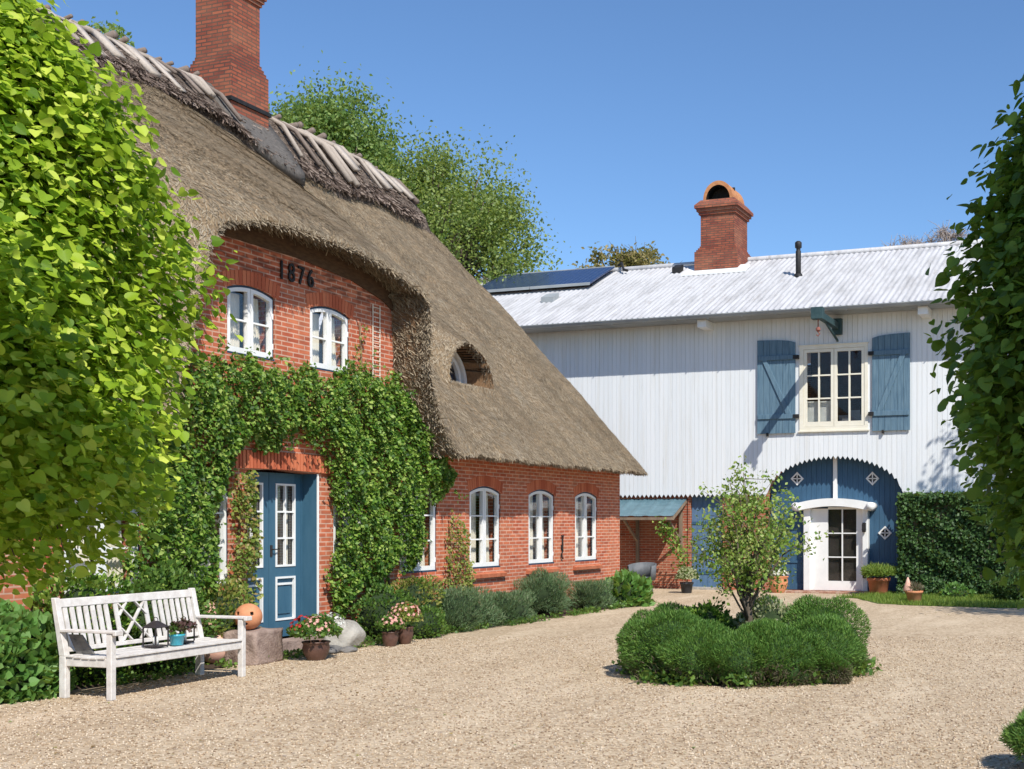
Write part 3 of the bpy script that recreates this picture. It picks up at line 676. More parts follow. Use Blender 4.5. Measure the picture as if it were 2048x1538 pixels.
# ragged straw along the edges
eb = [(a,b) for a,b in bd if target(a)[0] in ('o','b','e') and flat[a][1] > 10.5]
m_ = 26; A = flat[[e[0] for e in eb]]; B = flat[[e[1] for e in eb]]; K = [target(e[0])[0] for e in eb]
A = np.repeat(A, m_, 0); B = np.repeat(B, m_, 0); n = len(A); p = A+(B-A)*rng.random((n,1)); p[:,0] += -rng.random(n)*.22
dd = np.array([.25,0,-1.])+rng.normal(size=(n,3))*.25; dd[:,1] += np.where(p[:,1] > 16, -.9, 0)*(p[:,2] > 3.2)*(p[:,1] < 17.3)
leaves('eave_straw', p+np.array([0,0,.03]), rdir(n), dd, rng.uniform(.03,.085,n), STRAW, 'straw', roof, width=1.2)
# eyebrow window
fo = MB(HOUSE); o1 = [(EY[0]+EY[2]*.93*math.cos(a), EY[1]+.12+EY[3]*.84*math.sin(a)) for a in np.linspace(0,math.pi,20)]
sc_ = lambda k: [(EY[0]+(a-EY[0])*k, EY[1]+.13+(b-EY[1]-.1)*k) for a,b in o1]
fo.strip(o1, sc_(.9), -1.0, -.86, True); ew = fo.build('window', 'white', H, label='small half-round window deep in the thatch')
g = MB(HOUSE); g.strip(sc_(.84), sc_(.74), -.98, -.91, True); g.box(EY[0]-.012,EY[0]+.012,EY[1]+.15,EY[1]+.7,-.96,-.92)
g.beam((EY[0],EY[1]+.15,-.93),(EY[0]-.36,EY[1]+.56,-.93),.022).beam((EY[0],EY[1]+.15,-.93),(EY[0]+.36,EY[1]+.56,-.93),.022); g.build('sash', 'white', ew)
MB(HOUSE).prism(sc_(.9), -.96, -.955).build('pane', 'glass', ew)
MB(HOUSE).prism(sc_(1.0), -1.1, -1.05).build('frame', 'blue_dark', ew)
# --- ridge capping
def capz(Y): return 9.44+.03*np.sin(Y*.9)-.22*np.clip((Y-20.6)/2,0,1)
_zg = np.linspace(5.5, 9.9, 90)
def roofz(x, Y): return float(np.interp(-x, -Nroof(np.full(90, Y), _zg), _zg))
_rzc = {}
def capsurf(x, Y, th=.18):
    x = -4.7-abs(x+4.7) if x < -4.7 else x
    xf = -4.7+abs(x+4.7); k = (round(xf,2), round(Y,1))
    if k not in _rzc: _rzc[k] = roofz(*k)
    return min(float(capz(Y))+.06-.5*(xf+4.7)**2, _rzc[k]+th)
rc = MB(); ny = 160; Ys = np.linspace(7.5, 22.6, ny); prof_n = 13; vs = []
for i, y in enumerate(Ys):
    wv = 1.26+.07*math.sin(y*2.3)+.05*math.sin(y*5.9)+random.uniform(-.03,.03); endk = min(1, (22.8-y)/.35+.35)
    for j in range(prof_n):
        s = -1+2*j/(prof_n-1); run = s*wv; th = .27*endk+random.uniform(-.025,.025)
        if abs(s) > .99: th = -.05
        x = -4.7+run; zz = capsurf(x, y, th) if abs(s) <= .99 else capsurf(x, y, -.08)
        vs.append((x, y, zz))
fs = [(i*prof_n+j, i*prof_n+j+1, (i+1)*prof_n+j+1, (i+1)*prof_n+j) for i in range(ny-1) for j in range(prof_n-1)]+[tuple((ny-1)*prof_n+j for j in range(prof_n))]
rc.add(vs, fs); cap = rc.build('ridge_capping', 'ridge', H, True)
n = 16000; y = rng.uniform(7.5, 22.3, n); s = rng.uniform(-.2, 1.02, n)**1.0; s = np.where(rng.random(n) < .35, rng.uniform(.85,1.05,n), s)
run = s*1.27; x = -4.7+run; z = np.array([capsurf(a_, b_, .25) for a_, b_ in zip(x, y)])
dd = np.column_stack([np.full(n,.62), rng.normal(size=n)*.5, np.full(n,-.78)])+rdir(n)*.45
leaves('heather_twig', np.column_stack([x,y,z]), rdir(n), dd, rng.uniform(.07,.18,n), STRAW, 'ridge_twig', cap, width=1.5)
for i in range(46):
    y = 8.4+i*.31+random.uniform(-.08,.08)
    if 17.2 < y < 18.6: continue
    for sgn in (1,-1):
        lm = MB(); yy = y+sgn*.09; ln = random.uniform(.65,1.32); lean = random.uniform(-.24,.30); r = random.uniform(.034,.085)
        zc = float(capz(yy)); p0 = (-4.7-sgn*.22, yy-lean*.25, zc+.24+random.uniform(-.07,.05)); p1 = (-4.7+sgn*ln, yy+lean, capsurf(-4.7+ln, yy+lean, .34)+.03)
        md = (-4.7+sgn*.12, yy, zc+.16); m2 = (-4.7+sgn*ln*.55, yy+lean*.5, capsurf(-4.7+ln*.55, yy+lean*.5, .37)+.06)
        if sgn > 0 and random.random() < .55: lm.beam(p0, md, r*2.6, r*1.1, (1,0,.5)).beam(md, m2, r*2.8, r*1.0, (1,0,.5)).beam(m2, p1, r*2.6, r*1.0, (1,0,.5))
        else: lm.tube([p0, md, m2, p1], [r*.8,r,r,r*.85], 7)
        lm.build('ridge_log', random.choice(['log','log','log','log_dark']) if sgn > 0 else 'log_dark', cap, True if len(lm.v) > 20 else False)
# --- house chimney
ch = MB(); ch.box(-5.02,-4.05,17.25,18.22,8.0,10.0)
for k in range(3): ch.box(-5.02+.022*(k+1)*1.2,-4.05-.022*(k+1),17.25+.022*(k+1)*1.2,18.22-.022*(k+1)*1.6,10.0+k*.067,10.067+k*.067)
ch.box(-4.93,-4.14,17.34,18.09,10.2,11.30); ch.box(-4.96,-4.11,17.31,18.12,11.30,11.367); ch.box(-4.99,-4.08,17.28,18.15,11.367,11.434); ch.box(-5.02,-4.05,17.25,18.18,11.434,11.55); ch.box(-4.95,-4.12,17.3,18.1,11.55,11.9)
chm = ch.build('chimney', 'brick_chimney', H)
ap = MB(); g_ = [(-4.5,16.85,-4.5,18.4),(-4.1,16.9,-4.1,18.4),(-3.7,17.0,-3.65,18.35),(-3.35,17.15,-3.25,18.25)]; vs = []
for xa,ya,xb,yb in g_:
    for k in range(7): u = k/6; xx, yy = xa+(xb-xa)*u, ya+(yb-ya)*u; vs += [(xx,yy,roofz(xx,yy)+.30+.015*math.sin(k*2+xa)), (xx,yy,roofz(xx,yy)+.08)]
ap.add(vs, [tuple(r_*14+2*k+o for r_,k,o in q_) for r0 in range(3) for k0 in range(6) for q_ in (((r0,k0,0),(r0,k0+1,0),(r0+1,k0+1,0),(r0+1,k0,0)),((r0,k0,1),(r0,k0+1,1),(r0+1,k0+1,1),(r0+1,k0,1)))]+[(42+2*k,42+2*k+2,42+2*k+3,42+2*k+1) for k in range(6)]+[(14*r0,14*r0+14,14*r0+15,14*r0+1) for r0 in range(3)]+[(14*r0+12,14*r0+26,14*r0+27,14*r0+13) for r0 in range(3)])
ap.build('roof_apron', 'felt', cap, True)
MB().hexa([(-5.06,17.21,9.3),(-4.01,17.21,9.3),(-4.01,18.26,9.3),(-5.06,18.26,9.3),(-5.06,17.21,9.37),(-4.01,17.21,9.37),(-4.01,18.26,9.37),(-5.06,18.26,9.37)]).build('flashing', 'iron', chm)
#@@BARN
# ------------------------------------------------------------------ barn
BR = thing('barn', 'long white-clad barn with pale corrugated roof, blue shutters and blue arched gate', 'barn', (3.9,29.6,0))
AC, AA, AB = 3.88, 1.75, .95
def botz(x):
    u = (x-AC)/AA
    return 2.43 if abs(u) >= 1 else max(2.43, 2.42+AB*math.sqrt(1-u*u))
cl = MB(BARN); p = .125; x = -9.0
WX0, WX1, WZ0, WZ1 = 3.02, 4.78, 4.10, 6.26
while x < 11:
    x1 = x+p; xc = x+p/2; d = .0+random.uniform(-.0015,.0015); e = .0022
    zt = 7.05
    def piece(pts):
        pts = [pts[0]]+pts[1:]
        cl.prism(pts, -.03, d)
    tooth = [(x+e, botz(x+e)+.085), (xc, botz(xc)-.0), (x1-e, botz(x1-e)+.085)]
    if x > 2.99 and x1 < 4.77:
        piece(tooth+[(x1-e, WZ0),(x+e, WZ0)]); piece([(x+e,WZ1),(x1-e,WZ1),(x1-e,zt),(x+e,zt)])
    else: piece(tooth+[(x1-e, zt),(x+e, zt)])
    # narrow cover rib on each joint
    x = x1
cl.build('cladding', 'clad', BR)
# backing wall (brick below, dark behind boards)
bw = holed_wall(BARN, [(-9,0),(11,0),(11,7.05),(-9,7.05)],
    [[(-.04,.0+.02),(.86,.02),(.86,2.9),(-.04,2.9)], [(WX0,WZ0),(WX1,WZ0),(WX1,WZ1),(WX0,WZ1)], [(2.10,.02),(5.66,.02),(5.66,2.4)]+[(AC+1.785*math.cos(a), 2.42+1.12*math.sin(a)) for a in np.linspace(0,math.pi,16)]], -.34, -.14)
bw.build('wall', 'brick_old', BR)
MB(BARN).box(-9,-.2,2.6,7.0,-.138,-.032).box(-.2,2.0,3.45,7.0,-.138,-.032).build('board_batten', 'blue_dark', BR, split=True)
# back & ends
mb = MB(); mb.box(-14,-13.8,29.95,38.4,0,7); mb.box(10.8,11,29.95,38.4,0,7); mb.box(-14,11,38.4,38.6,0,7); mb.box(-14,-9,29.65,29.9,0,7.05); mb.build('rear_wall', 'brick_old', BR, split=True)
# roof with real corrugations
def rz(y): return 7.12+(y-28.9)*.4765
pit = .155; nw = int(25.5/pit); vs = []; cols_ = nw*6; ysr = [28.86, 30.15, 30.152, 31.45, 31.452, 32.75, 32.752, 34.05]
for i in range(cols_+1):
    xx = -14.2+i*pit/6
    for k, y in enumerate(ysr): vs.append((xx, y, rz(y)+.014*math.cos(2*math.pi*i/6)+(.012 if k % 2 == 0 and k else 0)))
m8 = len(ysr); fs = [(i*m8+j, (i+1)*m8+j, (i+1)*m8+j+1, i*m8+j+1) for i in range(cols_) for j in range(m8-1)]
k = len(vs)
for i in range(cols_+1):
    xx = -14.2+i*pit/6; vs.append((xx, 34.05, rz(34.05)+.014*math.cos(2*math.pi*i/6))); vs.append((xx, 39.2, rz(34.05)-5.15*.4765))
fs += [(k+2*i, k+2*i+2, k+2*i+3, k+2*i+1) for i in range(cols_)]
mb = MB(); mb.add(vs, fs); rf = mb.build('roof', 'roof_white', BR, True)
mb = MB(); mb.tube([(-14.2,34.05,rz(34.05)+.02),(11.3,34.05,rz(34.05)+.02)], .09, 10); mb.build('ridge_tile', 'roof_white', rf, True)
mb = MB(); mb.box(-14.2,11.3,28.95,29.55,7.0,7.03); mb.box(-14.2,11.3,28.93,28.95,6.99,7.10)
mb.build('eaves_board', 'zinc', rf)
for x in (.55,6.25): MB().box(x-.12,x+.12,28.99,29.6,6.80,6.99).build('rafter_end', 'white', rf)
# gutter
mb = MB(); n = 8; pr_ = [(28.85+.085*math.cos(a), 7.07+.085*math.sin(a)) for a in np.linspace(math.pi, 2*math.pi, n)]
vs = [(x,y,z) for x in (-14.2,11.3) for y,z in pr_]+[(x,y*1.0+(.008 if i > 3 else -.008),z+.0) for x in (-14.2,11.3) for i,(y,z) in enumerate(pr_)]
mb.add(vs[:2*n], [(i,i+1,n+i+1,n+i) for i in range(n-1)]); mb.tube([(-14.2,28.765,7.07),(11.3,28.765,7.07)], .016, 6)
for x in np.arange(-8.2,11,.9): mb.box(x-.012,x+.012,28.775,28.93,6.975,6.985)
mb.build('gutter', 'zinc', BR, False)
# window with casements, 2x3 panes each
ww = MB(BARN); cx = 3.9
ww.strip([(3.0,4.1),(4.775,4.1),(4.775,6.265),(3.0,6.265)],[(3.11,4.2),(4.69,4.2),(4.69,6.17),(3.11,6.17)], -.14, .03, True); ww.box(2.97,4.8,6.265,6.285,-.02,.05).box(2.97,4.81,4.065,4.1,-.02,.06)
wo = ww.build('window', 'cream', BR)
for a0,a1 in ((3.115,3.895),(3.905,4.685)):
    s = MB(BARN); st = .075; s.strip([(a0,4.205),(a1,4.205),(a1,6.165),(a0,6.165)],[(a0+st,4.205+.12),(a1-st,4.325),(a1-st,6.165-st),(a0+st,6.09)], -.06, .015, True)
    c2 = (a0+a1)/2; s.box(c2-.02,c2+.02,4.32,6.1,-.05,.008)
    for k in (1,2): z = 4.325+(6.09-4.325)*k/3; s.box(a0+st-.005,a1-st+.005,z-.018,z+.018,-.048,.006)
    s.build('sash', 'cream', wo); MB(BARN).box(a0+st,a1-st,4.3,6.1,-.034,-.03).build('pane', 'glass', wo)
MB(BARN).box(3.1,3.85,4.2,4.86,-.12,-.115).build('curtain', painted('net_curtain',(.34,.36,.34,1),(.46,.48,.45,1),6,.9), wo, label='grey half-height net curtain')
MB(BARN).box(3.95,4.7,4.2,4.5,-.32,-.3).box(4.2,4.5,4.5,4.62,-.32,-.3).build('ornament', M['pvc_grey'], wo, split=True)
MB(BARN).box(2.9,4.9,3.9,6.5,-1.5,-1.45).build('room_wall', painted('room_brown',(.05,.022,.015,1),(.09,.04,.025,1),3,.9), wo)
# shutters
for x0,x1,hi in ((1.88,2.90,0),(4.89,5.84,1)):
    s = MB(BARN); n = 6; wd = (x1-x0)/n
    def tz(x):
        u = (x-x0)/(x1-x0); u = u if hi else 1-u; return 6.36+.10*math.sqrt(max(0,1-(1-u)**2)) 
    for i in range(n):
        a, b = x0+i*wd+.003, x0+(i+1)*wd-.003; dz = random.uniform(0,.002)
        s.prism([(a,4.05),(b,4.05),(b,tz(b)),(a,tz(a))], .035, .065+dz)
    so_ = s.build('shutter', 'shutter_blue', BR, bevel=0, label='left blue plank shutter, hooked open' if not hi else 'right blue plank shutter, hooked open')
    b = MB(BARN); b.box(x0+.02,x1-.02,5.93,6.05,.068,.10).box(x0+.02,x1-.02,4.42,4.54,.068,.10); b.build('ledge', 'shutter_blue', so_, bevel=.004, split=True)
    pts = [(x0+.14,5.93),(x0+.26,5.93),(x1-.10,4.54),(x1-.24,4.54)] if not hi else [(x1-.24,5.93),(x1-.10,5.93),(x0+.26,4.54),(x0+.12,4.54)]
    MB(BARN).prism(pts, .069, .099).build('brace', 'shutter_blue', so_, bevel=.003)
    hx = x1 if not hi else x0
    for z in (5.99,4.48): MB(BARN).box(hx-.05 if not hi else hx-.09, hx+.09 if not hi else hx+.05, z-.045,z+.045,.01,.115).build('hinge', 'iron', so_)
    MB(BARN).box(x0+.25,x0+.3,3.98,4.07,.03,.09).build('shutter_catch', 'iron', so_)
# hoist beam
hb = MB(); yb = 29.6; hb.box(3.93,4.07,27.55,29.6,6.63,6.79); hb.box(3.88,4.12,29.45,29.6,6.5,6.9); hb.box(3.86,4.14,27.5,27.72,6.58,6.86)
hb.beam((4.0,28.3,6.64),(4.0,29.58,6.35),.05)
ho = hb.build('hoist_beam', 'darkgreen_iron', BR, bevel=.006)
MB().tube([(4.0,27.65,6.6),(4.0,27.65,6.42)], .015).lathe([(.01,-.0),(.055,-.04),(.06,-.09),(.02,-.13)], (4.0,27.65,6.42), 12).tube([(4.0,27.65,6.29),(4.04,27.65,6.24),(4.0,27.65,6.19),(3.96,27.65,6.22)], .014).build('pulley_hook', painted('rusty',(.20,.07,.05,1),(.3,.12,.09,1),9), ho)
# blue arched gate
gt = MB(BARN)
W_ = 1.78; nb_ = 26
for i in range(nb_):
    a = AC-W_+i*2*W_/nb_; b = a+2*W_/nb_-.005; mid = (a+b)/2
    f = lambda x: 2.42+1.02*math.sqrt(max(0,1-((x-AC)/1.80)**2))
    gt.prism([(a,.03),(b,.03),(b,f(b)+.1),(a,f(a)+.1)], -.46, -.42+random.uniform(-.002,.002))
gate = gt.build('arched_gate', 'gate_blue', BR)
MB(BARN).box(AC-W_,3.02,.72,.78,-.42,-.395).box(4.72,AC+W_,.74,.80,-.42,-.395).box(4.72,AC+W_,.03,.20,-.42,-.40).box(AC-W_,3.02,.03,.2,-.42,-.4).build('gate_rail', 'gate_blue', gate, split=True)
MB(BARN).box(3.79,3.89,2.25,3.45,-.42,-.34).build('centre_post', 'white', gate)
def diamond(cx, cz, r=.175):
    o = [(cx-r,cz),(cx,cz-r),(cx+r,cz),(cx,cz+r)]; k = .72; i_ = [(cx+(a-cx)*k, cz+(b-cz)*k) for a,b in o]
    m = MB(BARN); m.strip(o, i_, -.42, -.385, True); m.box(cx-.014,cx+.014,cz-r*.72,cz+r*.72,-.415,-.39).box(cx-r*.72,cx+r*.72,cz-.014,cz+.014,-.415,-.39)
    v = m.build('diamond_vent', 'white', gate); MB(BARN).prism(i_, -.419, -.405).build('vent_hole', 'iron', gate)
for a,b in ((2.82,2.9),(4.80,2.88),(5.12,1.50)): diamond(a,b)
# white door with arched hood
dh = MB(BARN)
arcp = lambda z0, rise, e=0: [(2.86-e+(4.83-2.86+2*e)*i/14, z0-rise*(2*i/14-1)**2) for i in range(15)]
up, lo = arcp(2.38,.13), arcp(2.18,.13); dh.strip(up, lo, -.42, -.06)
dw = dh.build('white_door', 'white', BR, bevel=0)
for x in (2.88,4.82): MB(BARN).tube([(x,2.17,-.42),(x,2.17,.02)], .105, 18).build('hood_boss', 'white', dw, True)
MB(BARN).box(3.04,3.22,.02,2.16,-.42,-.20).box(4.58,4.72,.02,2.16,-.42,-.20).build('door_post', 'white', dw, bevel=.01, split=True)
dl = MB(BARN); a0,a1 = 3.22,4.58; g0,g1 = 3.66,4.40
dl.box(a0,g0,.03,2.12,-.36,-.32).box(g1,a1,.03,2.12,-.36,-.32).box(g0,g1,.03,.27,-.36,-.32).box(g0,g1,2.10,2.16,-.36,-.32); lf = dl.build('door_leaf', 'white', dw)
gb = MB(BARN); gb.box(4.02,4.05,.27,2.1,-.35,-.312)
for z in (.88,1.49): gb.box(g0,g1,z-.014,z+.014,-.348,-.314)
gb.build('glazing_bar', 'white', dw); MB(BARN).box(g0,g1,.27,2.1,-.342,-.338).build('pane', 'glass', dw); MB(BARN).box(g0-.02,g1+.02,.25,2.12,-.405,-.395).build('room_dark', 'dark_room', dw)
lm = MB(BARN); lm.box(4.60,4.68,1.72,1.76,-.2,-.1).box(4.595,4.685,1.60,1.72,-.17,-.09).hexa([(4.60,1.52,-.16),(4.68,1.52,-.16),(4.68,1.52,-.10),(4.60,1.52,-.10),(4.59,1.6,-.17),(4.69,1.6,-.17),(4.69,1.6,-.09),(4.59,1.6,-.09)]); lm.build('wall_lamp', 'iron', dw)
MB(BARN).box(4.6,4.67,.36,.52,-.2,-.14).build('door_latch', 'iron', dw)
# old blue side door
od = MB(BARN)
for i in range(6): od.box(-.03+i*.148,-.03+i*.148+.143,.06,2.55,-.26,-.22+random.uniform(-.002,.002))
o = od.build('plank_door', 'old_blue', BR); MB(BARN).box(-.03,.85,.4,.47,-.22,-.2).box(-.03,.85,1.72,1.79,-.22,-.2).build('door_rail', 'gate_blue', o, split=True)
MB(BARN).box(-.1,.9,0,.06,-.34,.05).build('door_sill', 'boulder', o)
MB(BARN).box(-.10,-.04,.05,2.5,-.14,-.10).build('door_post', 'brick_old', o)
# lean-to awning
aw = MB(); vs = []; x0, x1 = -4.2, -.12; n = 60
for i in range(n+1):
    x = x0+(x1-x0)*i/n; dz = .012*(1 if (i//2) % 3 == 0 else 0); vs += [(x,29.72,2.40+dz),(x,28.72,1.93+dz)]
aw.add(vs, [(2*i,2*i+2,2*i+3,2*i+1) for i in range(n)]); a_ = aw.build('awning', 'awning_tin', BR)
mb = MB(); mb.box(x0,x1,28.72,28.77,1.83,1.90).beam((x1-.03,28.74,1.88),(x1-.03,29.7,2.34),.05,.09)
for x in (-.3,-1.55): mb.beam((x,28.8,1.84),(x,29.72,1.25),.06).beam((x,29.70,.0 if x < -1 else 1.1),(x,29.70,2.2),.08)
mb.build('awning_bracket', 'old_wood', a_, split=True)
# barn chimney
cb = MB(); cb.box(-1.02,.03,33.15,34.35,9.0,11.0); cb.box(-1.17,.17,33.02,34.5,9.0,9.72)
for k in range(3): cb.box(-1.17+.04*(k+1),.17-.04*(k+1),33.02+.04*(k+1),34.5-.04*(k+1),9.72+k*.06,9.78+k*.06)
for k in range(3): cb.box(-1.02-.05*(k+1),.03+.05*(k+1),33.15-.05*(k+1),34.35+.05*(k+1),10.82+k*.09,10.91+k*.09)
cb.hexa([(-1.17,33.0,11.09),(.18,33.0,11.09),(.18,34.5,11.09),(-1.17,34.5,11.09),(-1.02,33.15,11.26),(.03,33.15,11.26),(.03,34.35,11.26),(-1.02,34.35,11.26)])
bc = cb.build('chimney', 'brick_chimney', BR)
hd = MB(); cxh = -.50; n = 18; vs = []
for y in (33.2,34.3):
    for r in (.46,.37):
        for i in range(n+1):
            a = math.pi*i/n; vs.append((cxh+r*math.cos(a), y, 11.26+r*1.15*math.sin(a)+(.02 if r > .4 else 0)))
m1 = n+1; fs = []
for i in range(n):
    fs += [(i,i+1,2*m1+i+1,2*m1+i),(i+1,i,m1+i,m1+i+1),(2*m1+i,2*m1+i+1,3*m1+i+1,3*m1+i)]
hd.add(vs, fs); hd.build('chimney_hood', painted('hood_brick',(.38,.14,.06,1),(.54,.27,.12,1),9,.9,bump=.6), bc)
ln_ = MB(); ln_.add([v for v in vs[m1:2*m1]]+[v for v in vs[3*m1:4*m1]], [(i,i+1,m1+i+1,m1+i) for i in range(n)]); ln_.add([(cxh-.4,33.22,11.265),(cxh+.4,33.22,11.265),(cxh+.4,34.3,11.265),(cxh-.4,34.3,11.265)],[(0,1,2,3)]); ln_.build('sooty_shaded_flue', painted('soot_shade',(.004,.004,.004,1),(.012,.01,.009,1),9,.95), bc)  # soot plus the shade inside the hood, painted near-black
MB().box(cxh-.38,cxh+.38,33.6,33.66,11.2,11.68).build('flue_back', 'dark_room', bc)
MB().hexa([(-1.5,32.75,rz(32.75)+.02),(.5,32.75,rz(32.75)+.02),(.45,33.3,rz(33.3)+.02),(-1.4,33.3,rz(33.3)+.02),(-1.5,32.75,rz(32.75)+.07),(.5,32.75,rz(32.75)+.07),(.45,33.3,rz(33.3)+.1),(-1.4,33.3,rz(33.3)+.1)]).build('flashing', 'white', bc)
# flue pipe
MB().lathe([(.075,-.4),(.075,.62),(.06,.64),(.06,.70),(.095,.72),(.095,.86),(.05,.9)], (2.31,31.92,8.62), 14).lathe([(.16,-.15),(.10,.0)], (2.31,31.92,8.62), 14).build('flue_pipe', 'iron', BR, True)
# skylight / vents
def slope_box(name, x0,x1,y0,y1,h0,h1,m,par):
    return MB().hexa([(x0,y0,rz(y0)+h0),(x1,y0,rz(y0)+h0),(x1,y1,rz(y1)+h0),(x0,y1,rz(y1)+h0),(x0,y0,rz(y0)+h1),(x1,y0,rz(y0)+h1),(x1,y1,rz(y1)+h1),(x0,y1,rz(y1)+h1)]).build(name, m, par)
slope_box('roof_vent', -5.15,-4.75,31.0,31.35,0,.16,'zinc',BR)
slope_box('roof_vent', -1.95,-1.7,33.2,33.5,0,.18,'iron',BR)
for k in range(2):
    s = slope_box('solar_panel', -8.1+k*2.0, -6.12+k*2.0, 32.1, 33.85, .15, .20, 'solar', BR)
    o = MB(); x0_, x1_ = -8.1+k*2.0, -6.12+k*2.0
    for ya, yb2 in ((32.07,32.11),(33.84,33.88)): o.hexa([(x0_,ya,rz(ya)+.14),(x1_,ya,rz(ya)+.14),(x1_,yb2,rz(yb2)+.14),(x0_,yb2,rz(yb2)+.14),(x0_,ya,rz(ya)+.215),(x1_,ya,rz(ya)+.215),(x1_,yb2,rz(yb2)+.215),(x0_,yb2,rz(yb2)+.215)])
    o.build('panel_frame', 'zinc', s, split=True)
    slope_box('panel_rail', -8.0+k*2.0, -6.2+k*2.0, 32.4, 32.46, .03, .145, 'iron', s)
MB().tube([(-4.1,34.1,9.75),(-3.9,33.9,9.78),(-3.7,33.6,9.5),(-3.55,33.55,9.45)], .04).build('panel_cable', 'iron', BR)
#@@PLANTS
# ------------------------------------------------------------------ climbing plants on the house
def vine(label, poly, n, size, thick, m, stems, seed=0):
    P0 = np.array(poly); lo, hi = P0.min(0), P0.max(0); rs = np.random.default_rng(seed)
    P = rs.uniform(lo-.15, hi+.15, (n*4,2))
    d = pdist(P, poly); ins = inpoly(P, poly); sd_ = np.where(ins, d, -d)
    lumpy = .09*np.sin(P[:,0]*5.1+P[:,1]*3)+.07*np.sin(P[:,0]*9.7-P[:,1]*7.3)+.05*np.sin(P[:,0]*17+P[:,1]*13)
    dens = np.sin(P[:,0]*7.3+1.3*np.sin(P[:,1]*4.1))+np.sin(P[:,1]*8.1+P[:,0]*2.2)
    k = (sd_+lumpy+rs.normal(size=len(P))*.05 > 0) & (rs.random(len(P)) < .86+.2*dens); P = P[k][:n]; sd_ = np.maximum(sd_[k][:n], 0); lumpy = lumpy[k][:n]
    th = np.minimum(sd_*1.1+.07, thick)*(.75+2.2*lumpy)+.05; u = rs.random(len(P)); off = .015+th*(1-.55*u**2.2)
    t = thing('climbing_vine', label, 'climbing plant', (0, float(P0[:,0].mean()), 0)); n = len(P)
    pos = np.column_stack([off, P]); Nn = rdir(n)*.75+np.array([1,-.15,.6]); Dd = rdir(n)*.8+np.array([.35,0,-.45])
    leaves('foliage', pos, Nn, Dd, size*rs.uniform(.45,1.5,n), OVAL, m, t, width=1.3)
    sm = MB(HOUSE)
    for pts in stems: sm.tube([(a,b,.03+.02*math.sin(i*2.1)) for i,(a,b) in enumerate(pts)], [.022-.013*i/len(pts) for i in range(len(pts))], 6)
    sm.build('stem', 'stem', t, True, split=True); return t
VP = [(10.98,.5),(10.95,1.43),(11.0,2.14),(11.1,2.62),(11.35,3.25),(11.7,3.6),(12.3,3.90),(12.95,3.90),(13.75,3.86),(14.86,3.95),(15.99,4.10),(16.45,3.81),(16.95,3.37),(17.55,2.94),(17.9,2.58),(17.65,2.27),(16.97,2.21),(16.9,1.6),(16.7,1.07),(16.5,.91),(16.26,1.16),(15.73,.85),(15.3,.74),(14.9,.5),(14.74,.5),(14.72,1.36),(14.68,2.08),(14.55,2.70),(14.3,2.86),(13.95,2.96),(13.34,2.86),(12.9,2.78),(12.62,2.66),(12.42,2.43),(12.36,2.04),(12.28,1.41),(12.2,.9),(12.0,.5)]
vine('dense green climber arching over the blue front door', VP, 44000, .056, .30, 'vine',
     [[(11.6,0),(11.65,.8),(11.5,1.7),(11.8,2.6),(12.4,3.3)],[(11.9,0),(11.85,1),(12.1,2.2),(12.9,3.2),(14,3.4)],[(15.0,0),(15.05,.9),(14.9,2),(15.2,3),(15.9,3.6)],[(16.2,0),(16.1,1.2),(16.4,2.3),(16.0,3.2)],[(11.3,0),(11.35,1.4),(11.2,2.4)]], 3)
vine('thin reddish-green climber on the brick pier left of the door', [(12.45,.4),(12.42,1.08),(12.6,1.53),(12.72,1.92),(12.68,2.41),(12.98,2.42),(12.99,1.72),(12.97,1.06),(13.0,.4)], 1900, .055, .22, 'vine_warm', [[(12.75,0),(12.7,.9),(12.85,1.8),(12.8,2.4)]], 4)
vine('young climber with warm green leaves left of the first small window', [(17.5,.3),(17.75,1.37),(17.97,1.95),(18.13,1.95),(18.3,1.54),(18.4,.9),(18.5,.3)], 1300, .05, .2, 'vine_warm', [[(17.95,0),(17.9,.9),(18.05,1.9)]], 5)
vine('sparse young shoot climbing beside the upper right window', [(15.25,3.9),(15.3,4.4),(15.38,4.75),(15.5,4.8),(15.5,4.3),(15.6,3.9)], 150, .05, .1, 'vine_warm', [[(15.5,3.2),(15.42,4.0),(15.46,4.4),(15.4,4.8)]], 6)
n = 0; sh = []; SN = []
for (a,b) in [(11.6,3.7),(12.3,3.95),(13.1,3.95),(14.0,3.92),(14.9,4.0),(15.6,4.15),(16.3,3.9),(17.0,3.4),(17.6,2.9),(17.7,2.3),(16.9,2.1),(16.8,1.4),(13.2,2.8),(13.8,2.9),(14.2,2.8),(12.5,2.5),(15.5,.9),(14.7,2.2),(14.8,1.4),(11.2,3.0)]:
    for k in range(3):
        L_ = rng.uniform(.12,.34); an = rng.uniform(0,6.28); q0 = np.array([rng.uniform(.1,.3),a,b]); q1 = q0+np.array([rng.uniform(0,.15),math.cos(an)*L_,math.sin(an)*L_])
        kk = np.linspace(0,1,9)[:,None]; sh.append(q0+(q1-q0)*kk+rng.normal(size=(9,3))*.02)
sh = np.concatenate(sh); n = len(sh); vn = thing('climbing_vine','pale new shoots sticking out of the green climber round the door','climbing plant',(0,14.2,0)); leaves('foliage', sh, rdir(n)+np.array([1,-.2,.6]), rdir(n), rng.uniform(.04,.08,n), OVAL, 'shrub', vn, width=1.2)
# wire trellis
tr = thing('wire_trellis', 'thin wire ladder trellis on the brick beside the thatched dormer edge', 'trellis', (0,15.8,3.9))
mb = MB(HOUSE)
for a in (15.74,15.92): mb.box(a,a+.012,3.8,5.15,.015,.027)
for k in range(17): mb.box(15.74,15.93,3.9+k*.075,3.909+k*.075,.027,.034)
mb.build('wire', 'cream', tr, split=True)
